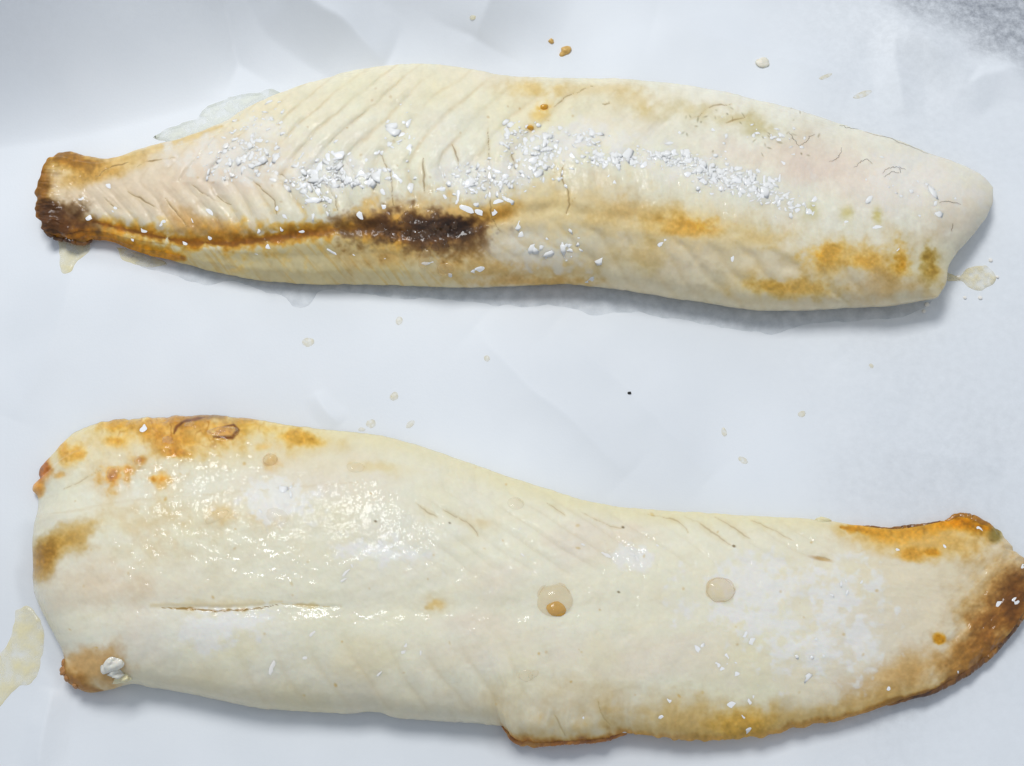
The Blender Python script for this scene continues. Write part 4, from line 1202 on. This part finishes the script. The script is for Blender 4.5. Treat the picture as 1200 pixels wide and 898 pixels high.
def vein(fl, root, pts, w=0.42):
    c = spline(pts, max(8, len(pts) * 6)) + 0.8 * np.random.RandomState(int(pts[0][0])).normal(size=(max(8, len(pts) * 6), 2)) * 0.5
    pos = np.array([surf(fl, *q)[0] for q in c]); pos[:, 2] += 0.00006
    n = len(pos); k = 5
    tg = np.gradient(pos, axis=0); tg /= np.maximum(np.linalg.norm(tg, axis=1), 1e-9)[:, None]
    sd = np.cross(tg, (0, 0, 1.0)); sd /= np.maximum(np.linalg.norm(sd, axis=1), 1e-9)[:, None]
    upv = np.cross(sd, tg)
    r = w * K * 0.5 * (0.4 + 0.6 * np.sin(np.linspace(0.1, 3.0, n)))
    V = []
    for i in range(n):
        for j in range(k):
            a = 2 * math.pi * j / k
            V.append(pos[i] + r[i] * (math.cos(a) * sd[i] + math.sin(a) * upv[i]))
    idx = np.arange(n * k).reshape(n, k); a = idx[:-1]; b_ = idx[1:]
    f = np.stack([a, np.roll(a, -1, 1), np.roll(b_, -1, 1), b_], -1).reshape(-1, 4)
    mesh_obj('vein', V, f, M_VEIN, root)


for pts in [[(924, 154), (930, 163), (937, 172)], [(937, 171), (946, 165), (949, 160), (956, 158)], [(971, 190), (979, 187), (985, 180), (986, 172)], 
            [(1001, 197), (1008, 190), (1015, 187), (1022, 192)], [(1033, 204), (1040, 198), (1051, 196), (1062, 199)], [(1036, 207), (1045, 202), (1054, 203)],
            [(1115, 272), (1117, 262)], [(983, 147), (994, 150), (1006, 152)], [(1014, 155), (1047, 164), (1087, 180)], [(1054, 197), (1056, 203)], [(1100, 238), (1112, 236), (1126, 240)]]:
    vein(UP, upper, pts)

# fine salt too small to pick apart
def grain_cloud(name, fl, patches, seed, label):
    r = np.random.RandomState(seed)
    V, F = [], []
    v0, f0 = I0; n = 0
    for (cx, cy, rx, ry, rot, cnt) in patches:
        for i in range(int(cnt * 0.75)):
            a, b_ = r.normal(size=2) * 0.5
            c, s = math.cos(math.radians(rot)), math.sin(math.radians(rot))
            px, py = cx + a * rx * c - b_ * ry * s, cy + a * rx * s + b_ * ry * c
            pos, nrm = surf(fl, px, py)
            if math.hypot(*(np.array(project(pos)) - (px, py))) > 3: continue
            sz = r.gamma(2.6, 0.7) * K + 0.7 * K
            th = r.uniform(0, 6.28); w = v0 * (0.5 + 0.9 * r.rand(12))[:, None] * sz * np.array([r.uniform(.8, 2.0), r.uniform(.5, 1.3), 0.2])
            w = np.stack([w[:, 0] * math.cos(th) - w[:, 1] * math.sin(th), w[:, 0] * math.sin(th) + w[:, 1] * math.cos(th), w[:, 2]], -1)
            e_ = np.array([1.0, 0, 0]); e_ = e_ - nrm * (e_ @ nrm); e_ /= np.linalg.norm(e_); g_ = np.cross(nrm, e_)
            w = w[:, :1] * e_ + w[:, 1:2] * g_ + w[:, 2:3] * nrm
            V.append(w + pos - nrm * sz * 0.08); F.append(f0 + n); n += 12
    o = mesh_obj(name, np.vstack(V), np.vstack(F), M_GRAIN, None, False)
    tag(o, label, 'salt', kind='stuff')


grain_cloud('fine_salt', UP, [(285, 185, 50, 24, -10, 150), (370, 210, 34, 34, 40, 150), (420, 208, 46, 12, 0, 110), (560, 212, 56, 22, 0, 140), (630, 180, 36, 34, 20, 170), (720, 187, 50, 10, 2, 120), (800, 188, 56, 12, 8, 150),
                              (850, 208, 60, 14, 14, 170), (890, 220, 34, 16, 20, 80), (690, 160, 24, 16, 0, 50), (300, 150, 44, 18, -30, 70), (930, 238, 34, 16, 10, 40), (470, 160, 22, 44, 0, 30), (900, 160, 50, 20, 10, 30),
                              (650, 290, 50, 24, 0, 30), (1080, 225, 80, 30, 20, 30), (600, 160, 24, 20, 0, 30)], 1, 'fine white salt grains spread over the far fillet')
grain_cloud('fine_salt', LO, [(985, 690, 30, 20, 0, 9), (950, 762, 30, 24, 0, 7), (330, 585, 40, 16, 0, 6), (860, 775, 40, 24, 30, 6)], 2,
            'fine white salt grains spread over the near fillet')

# ------------------------------------------------------------------ juices, drops and crumbs on the paper
def film(name, pts, mat, thick, label, cat, group=None, rag=2.0, seed=1, rim=4.0):
    """thin puddle on the sheet: closed outline, sloping rim"""
    p = spline(list(pts) + [pts[0]], max(40, len(pts) * 10))[:-1]
    p = p + rag * np.stack([fbm(p[:, 0], p[:, 1], 14, seed, 2), fbm(p[:, 0], p[:, 1], 14, seed + 7, 2)], -1)
    n = len(p)
    t = np.roll(p, -1, 0) - np.roll(p, 1, 0); t /= np.maximum(np.hypot(t[:, 0], t[:, 1]), 1e-9)[:, None]
    area = 0.5 * np.sum(p[:, 0] * np.roll(p[:, 1], -1) - np.roll(p[:, 0], -1) * p[:, 1])
    inn = np.stack([-t[:, 1], t[:, 0]], -1) * (1 if area > 0 else -1)
    rings = []
    for (ins, hz) in ((0, 0.02), (rim * 0.4, 0.75), (rim, 1.0)):
        q = p + inn * ins
        zz = paper_height(q[:, 0], q[:, 1]) * MM + hz * thick * MM + 0.00004
        w = unproject(q[:, 0], q[:, 1], 0 * zz); w[:, 2] = zz
        rings.append(w)
    # fill: triangulated so that it follows the sheet
    import mathutils.geometry as G
    from mathutils import Vector
    q = p + inn * rim
    V = np.vstack(rings)
    f = []
    for k in range(2):
        for i in range(n):
            j = (i + 1) % n
            f.append((k * n + i, k * n + j, (k + 1) * n + j, (k + 1) * n + i))
    step = 9.0
    gx, gy = np.meshgrid(np.arange(q[:, 0].min(), q[:, 0].max(), step), np.arange(q[:, 1].min(), q[:, 1].max(), step))
    g = np.stack([gx.ravel(), gy.ravel()], -1)
    ins = np.zeros(len(g), bool)
    for i in range(n):
        a, b_ = q[i], q[(i + 1) % n]
        c = ((a[1] > g[:, 1]) != (b_[1] > g[:, 1]))
        xs = (b_[0] - a[0]) * (g[:, 1] - a[1]) / (b_[1] - a[1] + 1e-12) + a[0]
        ins ^= c & (g[:, 0] < xs)
    dmin = np.min(np.hypot(g[:, None, 0] - q[None, :, 0], g[:, None, 1] - q[None, :, 1]), 1)
    g = g[ins & (dmin > step * 0.4)]
    allp = np.vstack([q, g]) if len(g) else q
    res = G.delaunay_2d_cdt([Vector(a) for a in allp], [(i, (i + 1) % n) for i in range(n)], [], 1, 1e-5)
    vv = np.array([tuple(a) for a in res[0]])
    zz = paper_height(vv[:, 0], vv[:, 1]) * MM + thick * MM * (1 + 0.25 * fbm(vv[:, 0], vv[:, 1], 20, seed, 2)) + 0.00004
    w = unproject(vv[:, 0], vv[:, 1], 0 * zz); w[:, 2] = zz
    off = len(V)
    V = np.vstack([V, w])
    f += [tuple(off + i for i in t_) for t_ in res[2]]
    # orient upward
    F = []
    for t_ in f:
        a, b_, c = V[t_[0]], V[t_[1]], V[t_[2]]
        F.append(tuple(t_) if np.cross(b_ - a, c - a)[2] >= 0 else tuple(reversed(t_)))
    o = mesh_obj(name, V, F, mat)
    return tag(o, label, cat, group)


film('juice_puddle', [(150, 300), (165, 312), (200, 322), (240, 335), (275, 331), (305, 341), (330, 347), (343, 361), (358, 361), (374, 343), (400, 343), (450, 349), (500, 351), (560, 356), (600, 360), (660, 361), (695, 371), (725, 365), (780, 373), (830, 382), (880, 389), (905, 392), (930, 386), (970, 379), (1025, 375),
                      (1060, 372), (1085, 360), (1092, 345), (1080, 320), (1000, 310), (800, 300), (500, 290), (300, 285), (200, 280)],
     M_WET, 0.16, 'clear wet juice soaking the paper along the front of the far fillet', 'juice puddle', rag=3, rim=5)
film('juice_puddle', [(180, 165), (188, 155), (205, 148), (228, 142), (240, 132), (262, 118), (285, 110), (310, 106), (330, 112), (300, 150), (240, 172)],
     M_SKIN, 0.25, 'pale translucent juice skin behind the left shoulder of the far fillet', 'juice puddle', rag=4, rim=4)
film('juice_puddle', [(1102, 318), (1122, 325), (1132, 314), (1150, 312), (1163, 320), (1164, 334), (1150, 342), (1138, 340), (1126, 330), (1108, 332)],
     M_AMBER_PALE, 0.6, 'small glistening juice puddle off the right end of the far fillet', 'juice puddle', rag=3, rim=3)
film('juice_puddle', [(70, 285), (84, 284), (104, 284), (104, 296), (92, 305), (86, 318), (76, 322), (70, 312), (72, 300)],
     M_JUICE, 0.2, 'yellowish dried juice below the tail stump of the far fillet', 'juice puddle', rag=3, rim=3)
film('juice_puddle', [(136, 290), (180, 302), (196, 312), (170, 312), (146, 306)], M_JUICE, 0.15, 'thin tan juice stain under the amber edge of the far fillet tail', 'juice puddle', rag=3, rim=3)
film('juice_puddle', [(20, 716), (36, 712), (48, 732), (52, 752), (48, 780), (40, 801), (24, 806), (10, 818), (-4, 832), (-30, 850), (-50, 820), (-20, 790), (0, 768), (12, 752)],
     M_JUICE, 0.3, 'pale yellow dried juice smear beside the left end of the near fillet', 'juice puddle', rag=3, rim=4)


def drop(px, py, rx, ry, rz, mat, name, label, cat, group=None, seed=0, rough=0.2, rot=0):
    z0 = paper_z(px, py)
    w = unproject(px, py, 0.0)
    o = lump(name, (w[0], w[1], z0), (0, 0, 1), rx * K, ry * K, rz * K, mat, None, seed, rough, math.radians(rot), 0.38, I2)
    return tag(o, label, cat, group)


for k, (a, b_, r) in enumerate(sorted([(362, 402, 7), (462, 465, 6), (435, 497, 6), (468, 377, 5), (571, 422, 4), (1020, 430, 3)])):
    drop(a, b_, r, r * .8, 1.0, M_DROP, 'juice_drop', by_place('tiny pale yellow juice drop on paper between fillets', k, 6), 'juice drop', 'juice drops between the fillets', 10 + k, 0.3, k * 30)
for k, (a, b_, r) in enumerate(sorted([(481, 498, 6), (424, 504, 4), (848, 507, 5), (870, 540, 6), (939, 486, 5)])):
    drop(a, b_, r, r * .6, 1.0, M_DROP, 'juice_drop', by_place('faint tan juice fleck on paper behind near fillet', k, 5), 'juice drop', 'juice flecks behind the near fillet', 30 + k, 0.4, k * 50)
drop(662, 62, 8, 6, 4, M_CRUMB_BROWN, 'crumb', 'golden brown crumb on the paper behind the far fillet', 'crumb', None, 50, 0.6, 30)
drop(646, 51, 3.5, 3, 3, M_CRUMB_BROWN, 'crumb', 'tiny golden crumb just behind the larger golden brown crumb', 'crumb', None, 51, 0.6)
drop(893, 76, 9, 7, 3, M_CRUMB_WHITE, 'crumb', 'pale white crumb on the paper behind the right of the far fillet', 'crumb', None, 52, 0.5)
drop(737, 463, 2.4, 1.8, 2, M_SPECK, 'speck', 'tiny black speck on the bare paper between the fillets', 'speck', None, 53, 0.4)
drop(555, 33, 4, 3, 2, M_JUICE, 'crumb', 'small tan fleck on the creased paper near the far edge', 'crumb', None, 54, 0.4)
for k, (a, b_, r) in enumerate([(966, 92, 9), (1010, 112, 12)]):
    drop(a, b_, r, r * .3, 0.5, M_DROP, 'juice_drop', by_place('faint dried juice fleck behind right end of far fillet', k, 2), 'juice drop', 'juice flecks behind the far fillet', 60 + k, 0.4, 25)
for k, (a, b_, r) in enumerate(sorted([(1122, 326, 3), (1160, 306, 2.5), (1148, 350, 2.5), (1168, 326, 2), (1130, 350, 2), (1086, 358, 3), (1082, 366, 2.5)])):
    drop(a, b_, r, r, 2, M_SALT_CLEAR, 'juice_drop', by_place('clear glinting drop by right end of far fillet', k, 7), 'juice drop', 'clear drops by the right end', 70 + k, 0.2)
